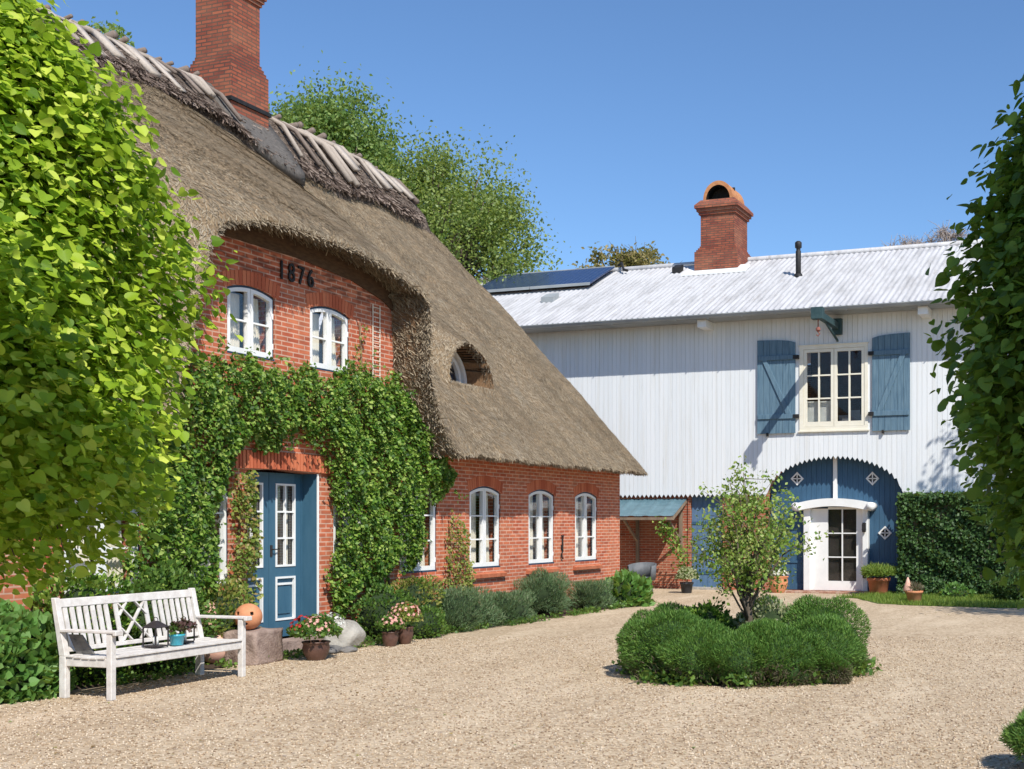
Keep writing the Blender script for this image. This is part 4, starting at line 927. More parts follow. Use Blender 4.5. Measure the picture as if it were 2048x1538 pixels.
# ------------------------------------------------------------------ shrubs
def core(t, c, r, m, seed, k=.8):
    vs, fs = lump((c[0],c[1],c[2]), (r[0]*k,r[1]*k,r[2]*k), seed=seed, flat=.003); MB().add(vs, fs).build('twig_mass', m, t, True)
def bush(name, label, cat, c, r, n, size, m, tmpl=OVAL, cm='green_core', seed=1, up=.5, width=1.2, depth=.14, amp=.2, group=None, droop=0):
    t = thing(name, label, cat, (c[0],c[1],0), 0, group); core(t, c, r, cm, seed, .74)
    P, N0 = shell_pts(c, r, n, -.75, amp, seed*1.7, depth); P[:,2] = np.maximum(P[:,2], .01); n = len(P)
    leaves('foliage', P, rdir(n)*.8+N0*.6+np.array([0,0,.4]) if tmpl is not BLADE else rdir(n), N0*.7+rdir(n)*.55+np.array([0,0,up-droop]), size*rng.uniform(.6,1.3,n), tmpl, m, t, width=width); return t
bush('leafy_bush','bright green broad-leaved bush at the far left behind the bench end','bush',(.50,8.85,.30),(.46,.85,.60),4600,.075,'hosta',HEART,seed=2)
bush('leafy_bush','dark rose bush against the wall behind the left end of the bench','bush',(.36,10.0,.50),(.33,.62,.72),3600,.06,'vine',seed=3)
bush('leafy_bush','yellow-green bush under the left window behind the bench','bush',(.40,11.1,.48),(.33,.75,.66),4300,.055,'shrub',seed=4)
bush('leafy_bush','low bush with rusty young leaves between the bench and the door','bush',(.33,12.2,.42),(.28,.50,.55),2600,.05,'vine_warm',seed=5)
bush('leafy_bush','loose green perennial clump right of the door pier','plant',(.45,15.45,.33),(.40,.55,.48),2400,.05,'shrub',seed=6)
bush('leafy_bush','mixed green clump with reddish tips before the half-hidden window','plant',(.45,16.2,.40),(.40,.50,.55),2600,.05,'vine_warm',seed=7)
bush('leafy_bush','small bright green clump at the gravel edge by the brown pots','plant',(.95,15.75,.18),(.30,.45,.28),1500,.045,'shrub',seed=8)
for lb, c, r, n in (('grey-green lavender mound nearest to the door',(.66,17.1,.24),(.50,.74,.42),10000),('grey-green lavender mound below the first small window, second from the door',(.72,18.5,.20),(.46,.62,.36),9000),('tall rounded lavender mound below the middle small window',(.62,20.2,.38),(.46,.66,.46),11000),('small lavender mound below the last window of the house',(.66,22.15,.24),(.40,.50,.34),7000)):
    bush('lavender', lb, 'lavender', c, r, n,   .06, 'lavender', BLADE, seed=int(c[1]*3), up=.7, width=1.6, depth=.17, amp=.30)
bush('leafy_plant','bright broad-leaved perennial at the far corner of the house','plant',(.95,23.35,.22),(.48,.62,.42),800,.17,'hosta',OVAL,seed=12,up=.4)
n = 4200; y = rng.uniform(8.6,24,n); x = np.interp(y,[8,13,16.5,18.5,22.5,24],[.85,.9,.95,1.15,1.15,1.3])+rng.normal(size=n)*.07-.03
clump = np.sin(y*3.1)+np.sin(y*7.7) > -.3; x, y = x[clump], y[clump]; n = len(x)
tag(leaves('ground_cover', np.column_stack([x,y,rng.uniform(.0,.09,n)]), rdir(n)+np.array([0,0,1]), rdir(n)+np.array([.2,0,.4]), rng.uniform(.03,.07,n), OVAL, 'shrub', width=1.3), kind='stuff')
# ------------------------------------------------------------------ centre bed: ring of heather, small tree
RC = (6.84,13.36); t = thing('round_hedge', 'low round ring of dark green feathery shrubs on the gravel', 'hedge', (RC[0],RC[1],0))
lumps = []
ca, sa = math.cos(YAW), math.sin(YAW)
for i,(a,rr,r,h) in enumerate([(a_,rr_*.93,r_*.93,h_*k_) for (a_,rr_,r_,h_),k_ in zip([(-92,.98,.50,.60),(-62,1.02,.50,.56),(-28,1.05,.50,.72),(8,1.05,.52,.80),(40,1.0,.50,.78),(72,1.0,.45,.70),(110,1.0,.45,.66),(145,1.0,.46,.70),(178,1.0,.52,.74),(208,1.0,.52,.68),(238,1.0,.50,.62),(-45,1.42,.24,.34),(-75,.8,.4,.62),(-118,.8,.4,.58),(-58,1.30,.20,.26)], [.95,1.08,.92,1.1,.95,1.08,.9,1.05,.93,1.1,.95,1,1.05,.95,1])]):
    u, v = rr*math.cos(R(a)), rr*math.sin(R(a)); cx_ = RC[0]+u*ca-v*sa; cy_ = RC[1]+u*sa+v*ca; lumps.append((cx_,cy_,h*.48,r,h*.52))
mbc = MB(); PP = []; NN = []
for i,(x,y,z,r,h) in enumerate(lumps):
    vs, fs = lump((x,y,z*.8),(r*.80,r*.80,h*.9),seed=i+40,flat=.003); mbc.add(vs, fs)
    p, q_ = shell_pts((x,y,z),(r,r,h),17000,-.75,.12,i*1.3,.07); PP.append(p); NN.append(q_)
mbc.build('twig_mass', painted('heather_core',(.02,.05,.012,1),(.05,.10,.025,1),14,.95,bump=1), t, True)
P = np.concatenate(PP); Nn = np.concatenate(NN)
P += .035*np.sin(P[:,[1,2,0]]*11+np.array([0,1,2])); ok = P[:,2] > .02
for (x,y,z,r,h) in lumps: ok &= (((P[:,0]-x)/r)**2+((P[:,1]-y)/r)**2+((P[:,2]-z)/h)**2) > .5
P, Nn = P[ok], Nn[ok]; low = P[:,2]+rng.normal(size=len(P))*.05+.05*np.sin(P[:,0]*6)*np.sin(P[:,1]*5) < .13
def sprigs(nm, P, Nn, m, s): n = len(P); leaves(nm, P, rdir(n), Nn*.8+rdir(n)*.6+np.array([0,0,.35]), s*rng.uniform(.6,1.3,n), BLADE, m, t, width=2.2)
sprigs('foliage', P[~low], Nn[~low], 'heather', .036); sprigs('dry_foliage', P[low], Nn[low], 'heather_dry', .042)
n = 7000; a = rng.uniform(0,6.283,n); rr = 1.25+.07*np.sin(a*5)+rng.normal(size=n)*.06; zz = rng.random(n)**1.4*.26
q0 = np.column_stack([RC[0]+rr*np.cos(a), RC[1]+rr*np.sin(a), zz]); od = np.column_stack([np.cos(a),np.sin(a),np.full(n,.3)]); half = rng.random(n) < .5; sprigs('low_dry_twigs', q0[half], od[half], 'heather_dry', .06); sprigs('low_foliage', q0[~half], od[~half], 'heather', .05)
n = 3000; a = rng.uniform(0,6.283,n); rr = 1.36+rng.normal(size=n)*.08+.08*np.sin(a*5); k = np.sin(a*4.3+1)+np.sin(a*9) > 0; a, rr = a[k], rr[k]; n = len(a)
tag(leaves('ground_cover', np.column_stack([RC[0]+rr*np.cos(a), RC[1]+rr*np.sin(a), rng.uniform(0,.14,n)]), rdir(n)+np.array([0,0,1]), rdir(n)+np.array([0,0,.5]), rng.uniform(.04,.08,n), OVAL, 'shrub', width=1.3), kind='stuff')
bush('pale_plant','pale variegated perennial inside the ring at the foot of the small tree','plant',(7.1,13.9,.46),(.48,.4,.34),2200,.05,'pale_leaf',seed=21,amp=.3,depth=.3)
bush('dark_plant','dark green plant standing in the ring left of the small tree','plant',(6.35,13.55,.50),(.26,.26,.32),1100,.06,'vine',seed=22,amp=.3,depth=.3)
# small fruit tree
t = thing('fruit_tree','small multi-stemmed tree with sparse young leaves inside the round hedge','tree',(6.86,13.55,0)); tm = MB(); P = []; B0 = np.array([6.86,13.55,0.])
tree_limb(tm, B0, B0+np.array([0,0,.95]), .055, .045, .03, 4)
for i in range(34):
    a = rng.uniform(0,6.283); rr = rng.uniform(.05,.80); zt = (2.45-.85*(rr/.80)**1.5)*rng.uniform(.85,1.02)+rng.uniform(-.25,.05); s = B0+np.array([0,0,rng.uniform(.5,1.0)])
    e = B0+np.array([rr*math.cos(a), rr*math.sin(a), max(zt,.95)]); pts = tree_limb(tm, s, e, rng.uniform(.012,.022), .004, .07, 6)
    for j in range(2,7):
        for _ in range(2 if j < 6 else 3):
            b = np.array(pts[j]); q_ = b+rng.normal(size=3)*.11; 
            if _ == 0: tree_limb(tm, b, q_, .005, .002, .05, 1)
            P.append(q_+rng.normal(size=(15,3))*.055)
P = np.concatenate(P); n = len(P); tm.build('trunk', 'bark', t, True)
leaves('crown', P, rdir(n)+np.array([0,0,.6]), rdir(n)+np.array([0,0,.2]), rng.uniform(.035,.065,n), OVAL, 'appletree', t, width=1.2)
# ------------------------------------------------------------------ pots, stones and garden ornaments
def pot_thing(name, label, cat, x, y, r, h, m, prof=None, z=0):
    t = thing(name, label, cat, (x,y,z)); prof = prof or [(.0,0),(.68,0),(.74,.04),(.92,.80),(1.0,.82),(1.04,1.0),(.93,1.0),(.88,.9),(0,.9)]
    MB().lathe([(r*a, h*b) for a,b in prof], (x,y,z), 28).build('pot', m, t, True)
    MB().lathe([(0.001,h*.86),(r*.88,h*.88),(r*.88,h*.9),(.001,h*.91)], (x,y,z), 20).build('soil', 'soil', t, True); return t
BELLY = [(0,0),(.60,0),(.66,.05),(.92,.4),(1.0,.66),(.93,.84),(.98,.9),(1.06,.95),(1.04,1),(.9,1),(.82,.88),(0,.88)]
def dome(t, nm, c, r, n, size, m, tmpl=OVAL, zmin=-.15, depth=.2, up=.3, width=1.3):
    P, N0 = shell_pts(c, r, n, zmin, .15, c[1], depth); n = len(P)
    leaves(nm, P, N0+rdir(n)*.6, rdir(n)*.8+N0*.5+np.array([0,0,up]), size*rng.uniform(.6,1.3,n), tmpl, m, t, width=width)
def flowers(t, c, r, n, m, size=.045):
    d = rdir(n*3); d = d[d[:,2] > .05][:n]; P = np.array(c)+d*np.array(r)*rng.uniform(.93,1.08,(len(d),1)); PP = []; DD = []; NN = []
    for k in range(5):
        a = k*2*math.pi/5+rng.uniform(0,6,len(P)); e1 = nrm(np.cross(d,[[.3,.2,1.]])); e2 = np.cross(d,e1)
        a = k*2*math.pi/5; dd = e1*math.cos(a)+e2*math.sin(a)+d*.35; PP.append(P); DD.append(dd); NN.append(d)
    leaves('flowers', np.concatenate(PP), np.concatenate(NN), np.concatenate(DD), size*.6, OVAL, m, t, width=1.3)
t = pot_thing('flower_pot','dark brown pot crowded with pink, red and white flowers beside the stone block','flower pot',1.33,12.72,.17,.24,'pot_brown',BELLY)
dome(t,'foliage',(1.33,12.72,.34),(.30,.30,.20),1700,.05,'shrub'); flowers(t,(1.38,12.66,.38),(.22,.22,.17),70,'fl_pink'); flowers(t,(1.22,12.62,.40),(.17,.17,.17),50,'fl_red'); flowers(t,(1.34,12.98,.40),(.20,.20,.18),80,'fl_white',.035)
t = pot_thing('flower_pot','left brown pot with pale pink flowers beside the big boulder','flower pot',1.22,14.48,.115,.21,'pot_brown',BELLY)
dome(t,'foliage',(1.22,14.48,.28),(.19,.19,.13),700,.045,'shrub'); flowers(t,(1.22,14.48,.31),(.18,.18,.12),55,'fl_pink')
t = pot_thing('flower_pot','right brown pot with mixed red and pink blooms beside the lavender','flower pot',1.20,14.86,.125,.25,'pot_brown',BELLY)
dome(t,'foliage',(1.20,14.86,.36),(.22,.24,.20),900,.045,'vine_warm'); flowers(t,(1.20,14.86,.40),(.22,.24,.20),60,'fl_pink'); flowers(t,(1.20,15.0,.42),(.15,.15,.15),30,'fl_red',.035)
def rock(name, label, cat, c, r, m, seed, parts=1, amp=.1, rough=.03, flat=.0):
    vs, fs = lump(c, r, 28, 18, amp, seed, flat); rs = np.random.default_rng(seed); ph = rs.uniform(0,6,9)
    vs = [tuple(v[k]+rough*(math.sin(v[(k+1)%3]*17+ph[k])+.6*math.sin(v[(k+2)%3]*31+ph[k+3])) for k in range(3)) for v in vs]
    o = MB().add(vs, fs).build(name, m, None, True); tag(o, label, cat); return o
rock('boulder','large pale rounded boulder beside the brick door pier','boulder',(.78,14.0,.16),(.24,.36,.25),'boulder',5,amp=.07,rough=.012)
rock('flat_stone','dark flat stone between the boulder and the flower pot','stone',(.95,13.42,.04),(.16,.22,.07),'slate',6,rough=.006)
rock('flat_stone','small pale-rimmed flat stone touching the boulder','stone',(1.12,13.66,.03),(.10,.13,.05),'slate',7,rough=.005)
# hewn stone block
bm = bmesh.new(); bmesh.ops.create_cube(bm, size=1); bmesh.ops.subdivide_edges(bm, edges=bm.edges[:], cuts=9, use_grid_fill=True)
for v in bm.verts:
    p = v.co; r_ = max(abs(p.x),abs(p.y),abs(p.z)); q_ = p.normalized()*.62; v.co = p.lerp(q_, .16)
    v.co += Vector((math.sin(p.y*9+p.z*5),math.sin(p.x*8+p.z*7),math.sin(p.x*7+p.y*9)))*.018
    v.co = Vector((v.co.x*.46, v.co.y*.60, (v.co.z+.5)*.44))
me = bpy.data.meshes.new('stone_block'); bm.to_mesh(me); bm.free(); me.materials.append(M['block'])
for pl in me.polygons: pl.use_smooth = True
o = bpy.data.objects.new('stone_block', me); C.objects.link(o); o.location = (.78,12.22,-.02); o.rotation_euler = (0,0,.12); tag(o,'rough brown hewn stone block under the terracotta ball','stone block')
def ball(name, label, c, r, m, dirs):
    t = thing(name, label, 'garden ball', c); bm = bmesh.new(); bmesh.ops.create_uvsphere(bm, u_segments=96, v_segments=64, radius=r); c_ = Vector(c)
    dl = [v for v in bm.verts if any((v.co.normalized()-Vector(d).normalized())  .length < .12 for d in dirs)]
    bmesh.ops.delete(bm, geom=dl, context='VERTS')
    me = bpy.data.meshes.new('shell'); bm.to_mesh(me); bm.free(); me.materials.append(M[m]); [setattr(f,'use_smooth',True) for f in me.polygons]
    o = bpy.data.objects.new('shell', me); C.objects.link(o); o.parent = t
    md = o.modifiers.new('thick','SOLIDIFY'); md.thickness = .018
    vs, fs = lump((0,0,0),(r*.8,r*.8,r*.8),16,10,0,1); mm = MB(); mm.add([(x+c[0],y+c[1],z+c[2]) for x,y,z in vs], fs); mm.build('dark_hollow','dark_room',t,True); return t
camd = lambda x,y,z: (x*ca-z*sa, x*sa+z*ca, y)   # right, up, away
ball('terracotta_ball','orange terracotta ball with small holes on top of the stone block',(.80,12.10,.585),.165,'terra',[camd(-.5,.3,-.8),camd(.55,.30,-.75),camd(.1,-.5,-.85),camd(0,.9,.3)])
ball('terracotta_ball','pale pink terracotta ball with one hole on the ground behind the bench',(.42,11.95,.20),.20,'terra_pink',[camd(.35,.0,-.9),camd(-.6,.3,-.6)])
MB().lathe([(.0,0),(.13,0),(.15,.12),(.09,.28),(.035,.36),(.0,.37)],(.30,12.0,.40),18).build('finial','terra_pink',None,True); o = bpy.data.objects['finial']; tag(o,'pale pink clay finial resting on the pink ball behind the bench','ornament')
# pots in front of the barn
t = pot_thing('potted_plant','black pot with a yellow-green sprig left of the faded blue plank door','potted plant',.52,28.0,.17,.27,'pot_black'); dome(t,'foliage',(.52,28.0,.40),(.26,.26,.22),900,.06,'pale_leaf'); dome(t,'green_foliage',(.52,28.0,.38),(.24,.24,.2),900,.07,'shrub',BLADE,up=.8,width=2)
t = pot_thing('potted_plant','round-bellied terracotta pot with white flowers left of the white door','potted plant',2.62,28.95,.25,.42,'terra',BELLY); dome(t,'foliage',(2.62,28.95,.46),(.22,.22,.12),500,.05,'pale_leaf'); flowers(t,(2.62,28.95,.46),(.25,.25,.13),110,'fl_white',.07)
t = pot_thing('potted_plant','big red clay pot with a spreading grassy cushion right of the white door','potted plant',5.2,28.85,.28,.42,'terra_red'); dome(t,'foliage',(5.2,28.85,.50),(.42,.42,.20),3200,.13,'grass',BLADE,up=.5,width=1.6,depth=.4)
t = pot_thing('potted_plant','small clay pot on the grass with dry pale stalks','potted plant',6.55,26.2,.19,.27,'terra'); dome(t,'foliage',(6.55,26.2,.30),(.2,.2,.12),350,.08,'heather_dry',BLADE,up=.7,width=2)
MB().lathe([(.0,0),(.10,.0),(.11,.03),(.05,.20),(.015,.30),(0,.31)],(6.42,26.15,.26),14).build('clay_cone','terra_pink',None,True); tag(bpy.data.objects['clay_cone'],'small pale clay cone leaning in the small pot on the grass','ornament')
# grey curved seat under the awning
t = thing('garden_chair','dark grey round-backed garden chair under the tin awning','chair',(-.35,27.2,0)); mb = MB(); vs = []; n = 16
for i in range(n+1):
    a = math.pi*(-.15+1.3*i/n); 
    for (r,z) in ((.31,.36),(.34,.36),(.36,.72+.06*math.sin(a)),(.33,.72+.06*math.sin(a))): vs.append((-.35+r*math.cos(a), 27.2+r*math.sin(a), z))
mb.add(vs, [(i*4+k,(i+1)*4+k,(i+1)*4+(k+1)%4,i*4+(k+1)%4) for i in range(n) for k in range(4)]); mb.build('backrest','pvc_grey',t,True)
MB().lathe([(0,.34),(.31,.34),(.33,.38),(.31,.42),(0,.42)],(-.35,27.2,0),24).build('seat','pvc_grey',t,True)
for i in range(4): a = .8+i*math.pi/2; MB().tube([(-.35+.24*math.cos(a),27.2+.24*math.sin(a),.35),(-.35+.29*math.cos(a),27.2+.29*math.sin(a),0)],.02).build('leg','pvc_grey',t,True)
# vine on awning bracket
t = thing('climbing_rose','leafy rose shoot hanging on the right awning bracket','climbing plant',(-.2,29.0,0)); mb = MB(); mb.tube([(-.05,29.5,0),(-.1,29.4,.9),(-.25,29.0,1.5),(-.5,28.7,1.75)],[.015,.013,.01,.006]); mb.build('stem','stem',t,True)
n = 420; k = rng.random(n); P = np.column_stack([np.interp(k,[0,.5,1],[-.05,-.2,-.5]),np.interp(k,[0,.5,1],[29.4,29.0,28.7]),np.interp(k,[0,.3,.6,1],[.5,1.0,1.4,1.75])])+rng.normal(size=(n,3))*.10
leaves('foliage',P,rdir(n)+np.array([0,-1,.5]),rdir(n),rng.uniform(.05,.1,n),OVAL,'vine',t,width=1.3)
# ivy hedge right of the gate
t = thing('ivy_hedge','tall dark ivy-leaved hedge against the barn right of the blue gate','hedge',(7.7,29.1,0)); MB().box(5.85,10.4,28.95,29.5,0,2.25).build('twig_mass','heather_dry',t)
n = 15000; P = np.column_stack([rng.uniform(5.68,10.6,n), 28.78+np.abs(rng.normal(size=n))*.12, rng.uniform(0,2.42,n)]); P[:,1] -= .10*np.sin(P[:,0]*4+P[:,2]*3)*np.sin(P[:,2]*5+P[:,0]); P[:,1] -= np.clip(.5-P[:,2],0,1)*.3
n2 = 4500; Q = np.column_stack([rng.uniform(5.68,10.6,n2), rng.uniform(28.75,29.5,n2), 2.36+rng.normal(size=n2)*.05+.04*np.sin(rng.uniform(0,6,n2))]); n3 = 2500; S = np.column_stack([5.70+np.abs(rng.normal(size=n3))*.06, rng.uniform(28.75,29.55,n3), rng.uniform(0,2.4,n3)])
A = np.concatenate([P,Q,S]); n = len(A); leaves('foliage', A, rdir(n)*.8+np.array([0,-.7,.5]), rdir(n)+np.array([0,-.3,-.3]), rng.uniform(.06,.12,n), OVAL, 'hedge', t, width=1.5)
bush('leafy_plant','light green seedling clump on the lawn below the ivy hedge','plant',(7.2,28.0,.10),(.35,.25,.20),350,.09,'hosta',seed=31)
bush('low_shrub','dark low shrub spilling over the lawn at the right end of the hedge','bush',(8.9,27.4,.25),(.8,.7,.45),4500,.08,'hedge',seed=32)
# pot and shrub at the lower right corner of the photo
t = pot_thing('potted_shrub','dark grassy shrub in a red-brown pot at the lower right','potted plant',10.66,8.80,.16,.16,'terra_red'); dome(t,'foliage',(10.66,8.80,.22),(.32,.32,.20),9000,.05,'heather',BLADE,zmin=-.6,up=.5,width=1.6)
# ------------------------------------------------------------------ bench
LB, DB = 1.98, .60
bt = thing('garden_bench','weathered pale wooden garden bench with slatted back and lattice centre','bench',(1.74,9.10,0),R(2.5))
BL = lambda a, b, d: (-d, a, b)   # a along, b up, d towards the wall
def bpart(nm, f, bev=.006):
    m = MB(BL); f(m); return m.build(nm, 'teak', bt, local=True, bevel=bev)
rec = lambda z: DB+ (z-.42)*.22*(z > .42)
for a in (0, LB-.065):
    bpart('front_leg', lambda m: m.box(a,a+.065,0,.66,0,.065))
    bpart('rear_leg', lambda m: (m.box(a,a+.065,0,.42,DB-.03,DB+.05), m.hexa([(a,.42,DB-.03),(a+.065,.42,DB-.03),(a+.065,.42,DB+.05),(a,.42,DB+.05),(a,1.0,DB+.10),(a+.065,1.0,DB+.10),(a+.065,1.0,DB+.155),(a,1.0,DB+.155)])))
    bpart('armrest', lambda m: (m.box(a-.012,a+.077,.66,.69,-.04,DB+.03),m.box(a-.02,a+.085,.64,.69,-.07,-.03)))
    bpart('side_rail', lambda m: m.box(a+.015,a+.05,.32,.41,.065,DB-.03))
bpart('front_rail', lambda m: m.box(.065,LB-.065,.32,.405,.012,.045)); bpart('rear_rail', lambda m: m.box(.065,LB-.065,.32,.405,DB-.02,DB+.015))
def seat(m):
    for k in range(6): d = -.005+k*.098; z = .412-.012*math.sin(math.pi*k/5); m.box(.0+.066*(d < .06 or d > .5),LB-.066*(d < .06 or d > .5),z,z+.022,d,d+.082)
bpart('seat', seat, .003)
def trail(m, z0, z1): d0, d1 = DB+(z0-.42)*.22-.018, DB+(z1-.42)*.22-.018; m.hexa([(.065,z0,d0),(LB-.065,z0,d0),(LB-.065,z0,d0+.035),(.065,z0,d0+.035),(.065,z1,d1),(LB-.065,z1,d1),(LB-.065,z1,d1+.035),(.065,z1,d1+.035)])
bpart('top_rail', lambda m: trail(m,.90,.985)); bpart('lower_back_rail', lambda m: trail(m,.455,.50))
dz = lambda z: DB+(z-.42)*.22
xs = [.12+.088*i for i in range(7)]+[LB-.12-.088*i for i in range(7)]
for a in sorted(xs)+[.78,LB-.78]:
    bpart('back_slat', lambda m: m.hexa([(a-.027,.50,dz(.5)-.010),(a+.027,.50,dz(.5)-.010),(a+.027,.50,dz(.5)+.008),(a-.027,.50,dz(.5)+.008),(a-.027,.90,dz(.9)-.010),(a+.027,.90,dz(.9)-.010),(a+.027,.90,dz(.9)+.008),(a-.027,.90,dz(.9)+.008)]), .002)
def lattice(m):
    a0, a1 = .80, LB-.80; W, Hh = a1-a0, .40
    for sg in (1,-1):
        for c0 in (-.2667,-.1333,0,.1333,.2667):
            pts = []
            for k in range(81):
                x_ = W*k/80; z_ = Hh/2+sg*((x_-W/2)*(.2667/.19)*.75)+c0*1.0
                if 0 <= z_ <= Hh: pts.append((x_,z_))
            if len(pts) > 8 and abs(c0) in (0,.2667): m.beam((a0+pts[0][0],.5+pts[0][1],dz(.5+pts[0][1])-.004),(a0+pts[-1][0],.5+pts[-1][1],dz(.5+pts[-1][1])-.004),.014,.034,(1,0,0))
    return
    w2 = (a1-a0)/2
    for (p,q_) in (((a0,.5),(a0+w2*1.33,.9)),((a0+w2*.67,.5),(a1,.9)),((a1,.5),(a1-w2*1.33,.9)),((a1-w2*.67,.5),(a0,.9))): m.beam((p[0],p[1],dz(p[1])-.004),(q_[0],q_[1],dz(q_[1])-.004),.014,.036,(1,0,0))
bpart('lattice', lattice, 0)
# things on the bench
bw_ = Matrix.Translation(bt.location) @ Matrix.Rotation(R(2.5),4,'Z')
def on_bench(a, d, z=.434): v = bw_ @ Vector((-d, a, z)); return (v.x, v.y, v.z)
def lantern(label, a, d, h=.27, s=.085):
    c = on_bench(a, d); t = thing('lantern', label, 'lantern', c); x,y,z = c
    f = MB(); f.box(x-s,x+s,y-s,y+s,z,z+.018).box(x-s,x+s,y-s,y+s,z+h*.68,z+h*.68+.014)
    for sx in (-1,1):
        for sy in (-1,1): f.box(x+sx*s-.006,x+sx*s+.006,y+sy*s-.006,y+sy*s+.006,z+.018,z+h*.68)
    f.build('frame','lantern_iron',t); MB().hexa([(x-s*1.15,y-s*1.15,z+h*.7),(x+s*1.15,y-s*1.15,z+h*.7),(x+s*1.15,y+s*1.15,z+h*.7),(x-s*1.15,y+s*1.15,z+h*.7),(x-.02,y-.02,z+h*.92),(x+.02,y-.02,z+h*.92),(x+.02,y+.02,z+h*.92),(x-.02,y+.02,z+h*.92)]).build('lid','lantern_iron',t)
    MB().tube([(x+.03*math.cos(q),y,z+h*.95+.03*math.sin(q)) for q in np.linspace(0,6.28,14)],.004).build('ring','lantern_iron',t); MB().lathe([(0,0),(.03,0),(.03,.09),(0,.095)],(x,y,z+.02),14).build('candle','candle',t,True)
lantern('black metal lantern left of the turquoise pot on the bench', .92, .30, .30); lantern('black metal lantern right of the turquoise pot on the bench', 1.38, .34, .27, .075)
c = on_bench(1.14,.22); t = pot_thing('potted_plant','turquoise glazed pot with a dark leafy sprig on the bench','potted plant',c[0],c[1],.085,.12,'turq',z=c[2]); dome(t,'foliage',(c[0]+.02,c[1]+.05,c[2]+.17),(.10,.16,.10),200,.05,'dark_leaf',depth=.4); dome(t,'green_foliage',(c[0],c[1],c[2]+.15),(.07,.09,.08),90,.05,'shrub',depth=.4)
c = on_bench(.13,.45); o = MB().hexa([(c[0]-.12,c[1],c[2]),(c[0]+.12,c[1]+.0,c[2]),(c[0]+.12,c[1]+.02,c[2]),(c[0]-.12,c[1]+.02,c[2]),(c[0]-.16,c[1]-.06,c[2]+.2),(c[0]+.02,c[1]-.06,c[2]+.2),(c[0]+.02,c[1]-.04,c[2]+.2),(c[0]-.16,c[1]-.04,c[2]+.2)]).build('grey_board','slate',None,bevel=.006); tag(o,'thin grey board leaning inside the left end of the bench','board')
# ------------------------------------------------------------------ near linden trees, built of drooping leafy shoots
def linden(label, cx, cy, prof, ntw, lsize, m, seed, trunk_z, per=24, camside=None):
    rs = np.random.default_rng(seed); t = thing('linden_tree', label, 'tree', (cx,cy,0)); tm = MB()
    zs_ = [p[0] for p in prof]; rs_ = [p[1] for p in prof]; z0, z1 = zs_[0], zs_[-1]
    tm.tube([(cx,cy,0),(cx+.02,cy,1.2),(cx-.01,cy+.02,(z0+z1)/2),(cx,cy,z1-.3)],[.11,.095,.07,.02],10)
    P = []; D = []; N_ = []; S_ = []
    for i in range(ntw):
        while True:
            z = rs.uniform(z0,z1); r = np.interp(z,zs_,rs_)
            if rs.random() < (r+.1)/(max(rs_)+.1): break
        a = rs.uniform(0,6.283); bump = 1+.10*math.sin(3*a+z*4)+.07*math.sin(7*a-z*6)
        o = np.array([math.cos(a),math.sin(a),0]); ro = r*bump*(rs.uniform(.84,1.0) if i % 4 else rs.uniform(.45,.75))
        s = np.array([cx,cy,z+.25])+o*ro*.35; e = np.array([cx,cy,z])+o*ro; L_ = rs.uniform(.05,.22)
        k = np.linspace(0,1,per)[:,None]; mid = (s+e)/2+np.array([0,0,.12]); drop = e+o*.05+np.array([0,0,-L_])
        pth = (1-k)**3*s+3*(1-k)**2*k*mid+3*(1-k)*k**2*(e+np.array([0,0,.05]))+k**3*drop; okz = pth[:,2] > z0-.05; lowz = drop[2] < z0
        side = np.cross(o,[0,0,1]); sg = np.where(np.arange(per)%2 == 0,1,-1)[:,None]
        if i % 16 == 0 and not lowz: tm.tube([tuple(s-o*ro*.3+np.array([0,0,-.2])),tuple(mid),tuple(e),tuple(drop)],[.012,.008,.005,.002],5)
        pth[~okz,2] = z0+rs.uniform(0,.2,(~okz).sum()); P.append(pth+side*sg*lsize*.25+rs.normal(size=(per,3))*lsize*.95); D.append(side*sg*.7+o*.5+np.array([0,0,-.28])+rs.normal(size=(per,3))*.5)
        N_.append(o*.55+np.array([.08,-.1,.85])+rs.normal(size=(per,3))*.40); S_.append(lsize*rs.uniform(.40,1.25,per))
    P,D,N_,S_ = map(np.concatenate,(P,D,N_,S_)); tm.build('trunk','bark',t,True)
    leaves('crown',P,N_,D,S_,HEART,m,t,width=.95)
    return t
LPROF = [(1.58,.30),(1.68,.50),(1.78,.70),(1.90,.86),(2.05,.94),(2.2,.96),(2.36,.96),(2.6,.97),(2.88,.90),(3.06,.83),(3.23,.73),(3.4,.60),(3.58,.46),(3.85,.30),(4.2,.1)]
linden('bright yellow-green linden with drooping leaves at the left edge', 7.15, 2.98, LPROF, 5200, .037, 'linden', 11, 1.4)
RPROF = [(1.58,.14),(1.68,.22),(1.8,.33),(1.92,.40),(2.06,.45),(2.4,.44),(2.66,.38),(2.91,.29),(3.13,.20),(3.3,.12),(3.4,.05)]
linden('dark shaded linden with hanging leaves at the right edge', 11.26, 3.70, RPROF, 2600, .036, 'linden_mid', 12, 1.5, 22)
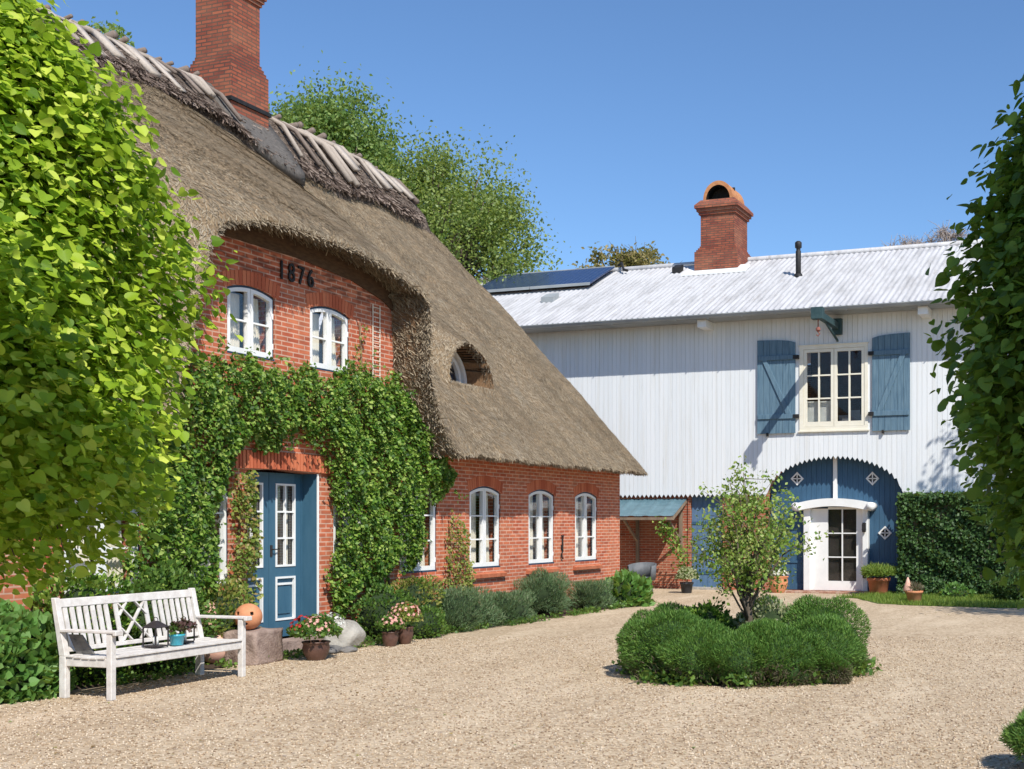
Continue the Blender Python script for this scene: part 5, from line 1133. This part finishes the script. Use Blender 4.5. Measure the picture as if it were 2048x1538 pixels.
# ------------------------------------------------------------------ trees behind and beside
crown_tree('birch_tree','light green birch crown behind the brick chimney','tree',(-16.0,35.0,0),(-15.5,34.9,13.6),(2.9,2.3,3.6),90,42000,.15,'birch',.26,.2,droop=.6)
crown_tree('willow_tree','large loose grey-green willow behind the end of the thatched roof','tree',(-10.8,34.9,0),(-11.2,34.9,9.7),(4.3,3.2,5.2),260,85000,.13,'willow',.20,.3,twigs=0,droop=.1)
crown_tree('birch_tree','small green treetop just above the ridge logs at upper left','tree',(-18.3,27.9,0),(-18.0,27.9,15.1),(.9,.8,2.2),20,2600,.16,'birch',.30,.12)
crown_tree('copper_tree','rounded brownish young-leaved tree above the barn ridge','tree',(-11.2,50.4,0),(-11.2,50.4,12.6),(2.7,2.5,2.0),56,9000,.20,'brown_tree',.18,.25,twigs=3,droop=0)
t = crown_tree('bare_tree','pale leafless treetop above the right end of the barn roof','tree',(1.2,60.2,0),(1.2,60.2,15.0),(2.6,2.2,2.0),70,9000,.22,'bare',.16,.25,twigs=9,bark='bare',tmpl=BLADE,droop=-.6)
sp_ = thing('spruce_tree','narrow dark conifer tip between the chimney and the birch','tree',(-19.8,38,0)); tm = MB(); tm.tube([(-19.8,38,0),(-19.8,38,17.6)],[.2,.02],8); tm.build('trunk','bark',sp_,True)
n = 2600; z = rng.uniform(11,17.6,n); a = rng.uniform(0,6.28,n); rr = (17.9-z)*.22*rng.random(n)**.5; leaves('crown',np.column_stack([-19.8+rr*np.cos(a),38+rr*np.sin(a),z]),rdir(n),np.column_stack([np.cos(a),np.sin(a),np.full(n,.6)]),rng.uniform(.2,.35,n),BLADE,'hedge',sp_,width=1.2)
# trees outside the frame that throw the shade seen in it, one added overhead
crown_tree('linden_tree','leafy linden to the right of the viewer','tree',(13.5,1.7,0),(13.45,1.75,5.35),(1.5,1.5,1.35),40,9000,.12,'linden_dark',.34,.12)
crown_tree('linden_tree','added flat leafy crown overhead, shading the lower left linden','tree',(11.3,-1.6,0),(10.35,.75,4.45),(.95,.8,.38),22,5000,.12,'linden_dark',.34,.10)  # unseen crown, flattened and added to shade only the left linden's lower leaves
crown_tree('linden_tree','linden beyond the right edge by the hedge','tree',(12.9,21.3,0),(12.8,21.4,5.3),(1.9,1.5,1.5),30,5000,.12,'linden_dark',.34,.15)
crown_tree('linden_tree','tall thin linden near the barn beyond the right edge','tree',(11.0,26.6,0),(11.0,26.6,8.3),(1.3,1.2,1.1),16,900,.13,'linden_dark',.34,.08)

n = 420; a = rng.uniform(-.60,.30,n); f = rng.uniform(9,24,n); P = np.column_stack([11.3+a*f*ca-f*sa, a*f*sa+f*ca, np.full(n,.012)]); P = P[(P[:,0] > 1.4) & (P[:,1] < 27)]; n = len(P)
tag(leaves('fallen_leaves', P, rdir(n)*.3+np.array([0,0,1.]), rdir(n)*np.array([1,1,.15]), rng.uniform(.02,.045,n), OVAL, island_mat('dry_leaf', [(.16,.10,.04,1),(.30,.22,.08,1),(.14,.20,.05,1)]), width=1.4), kind='stuff')
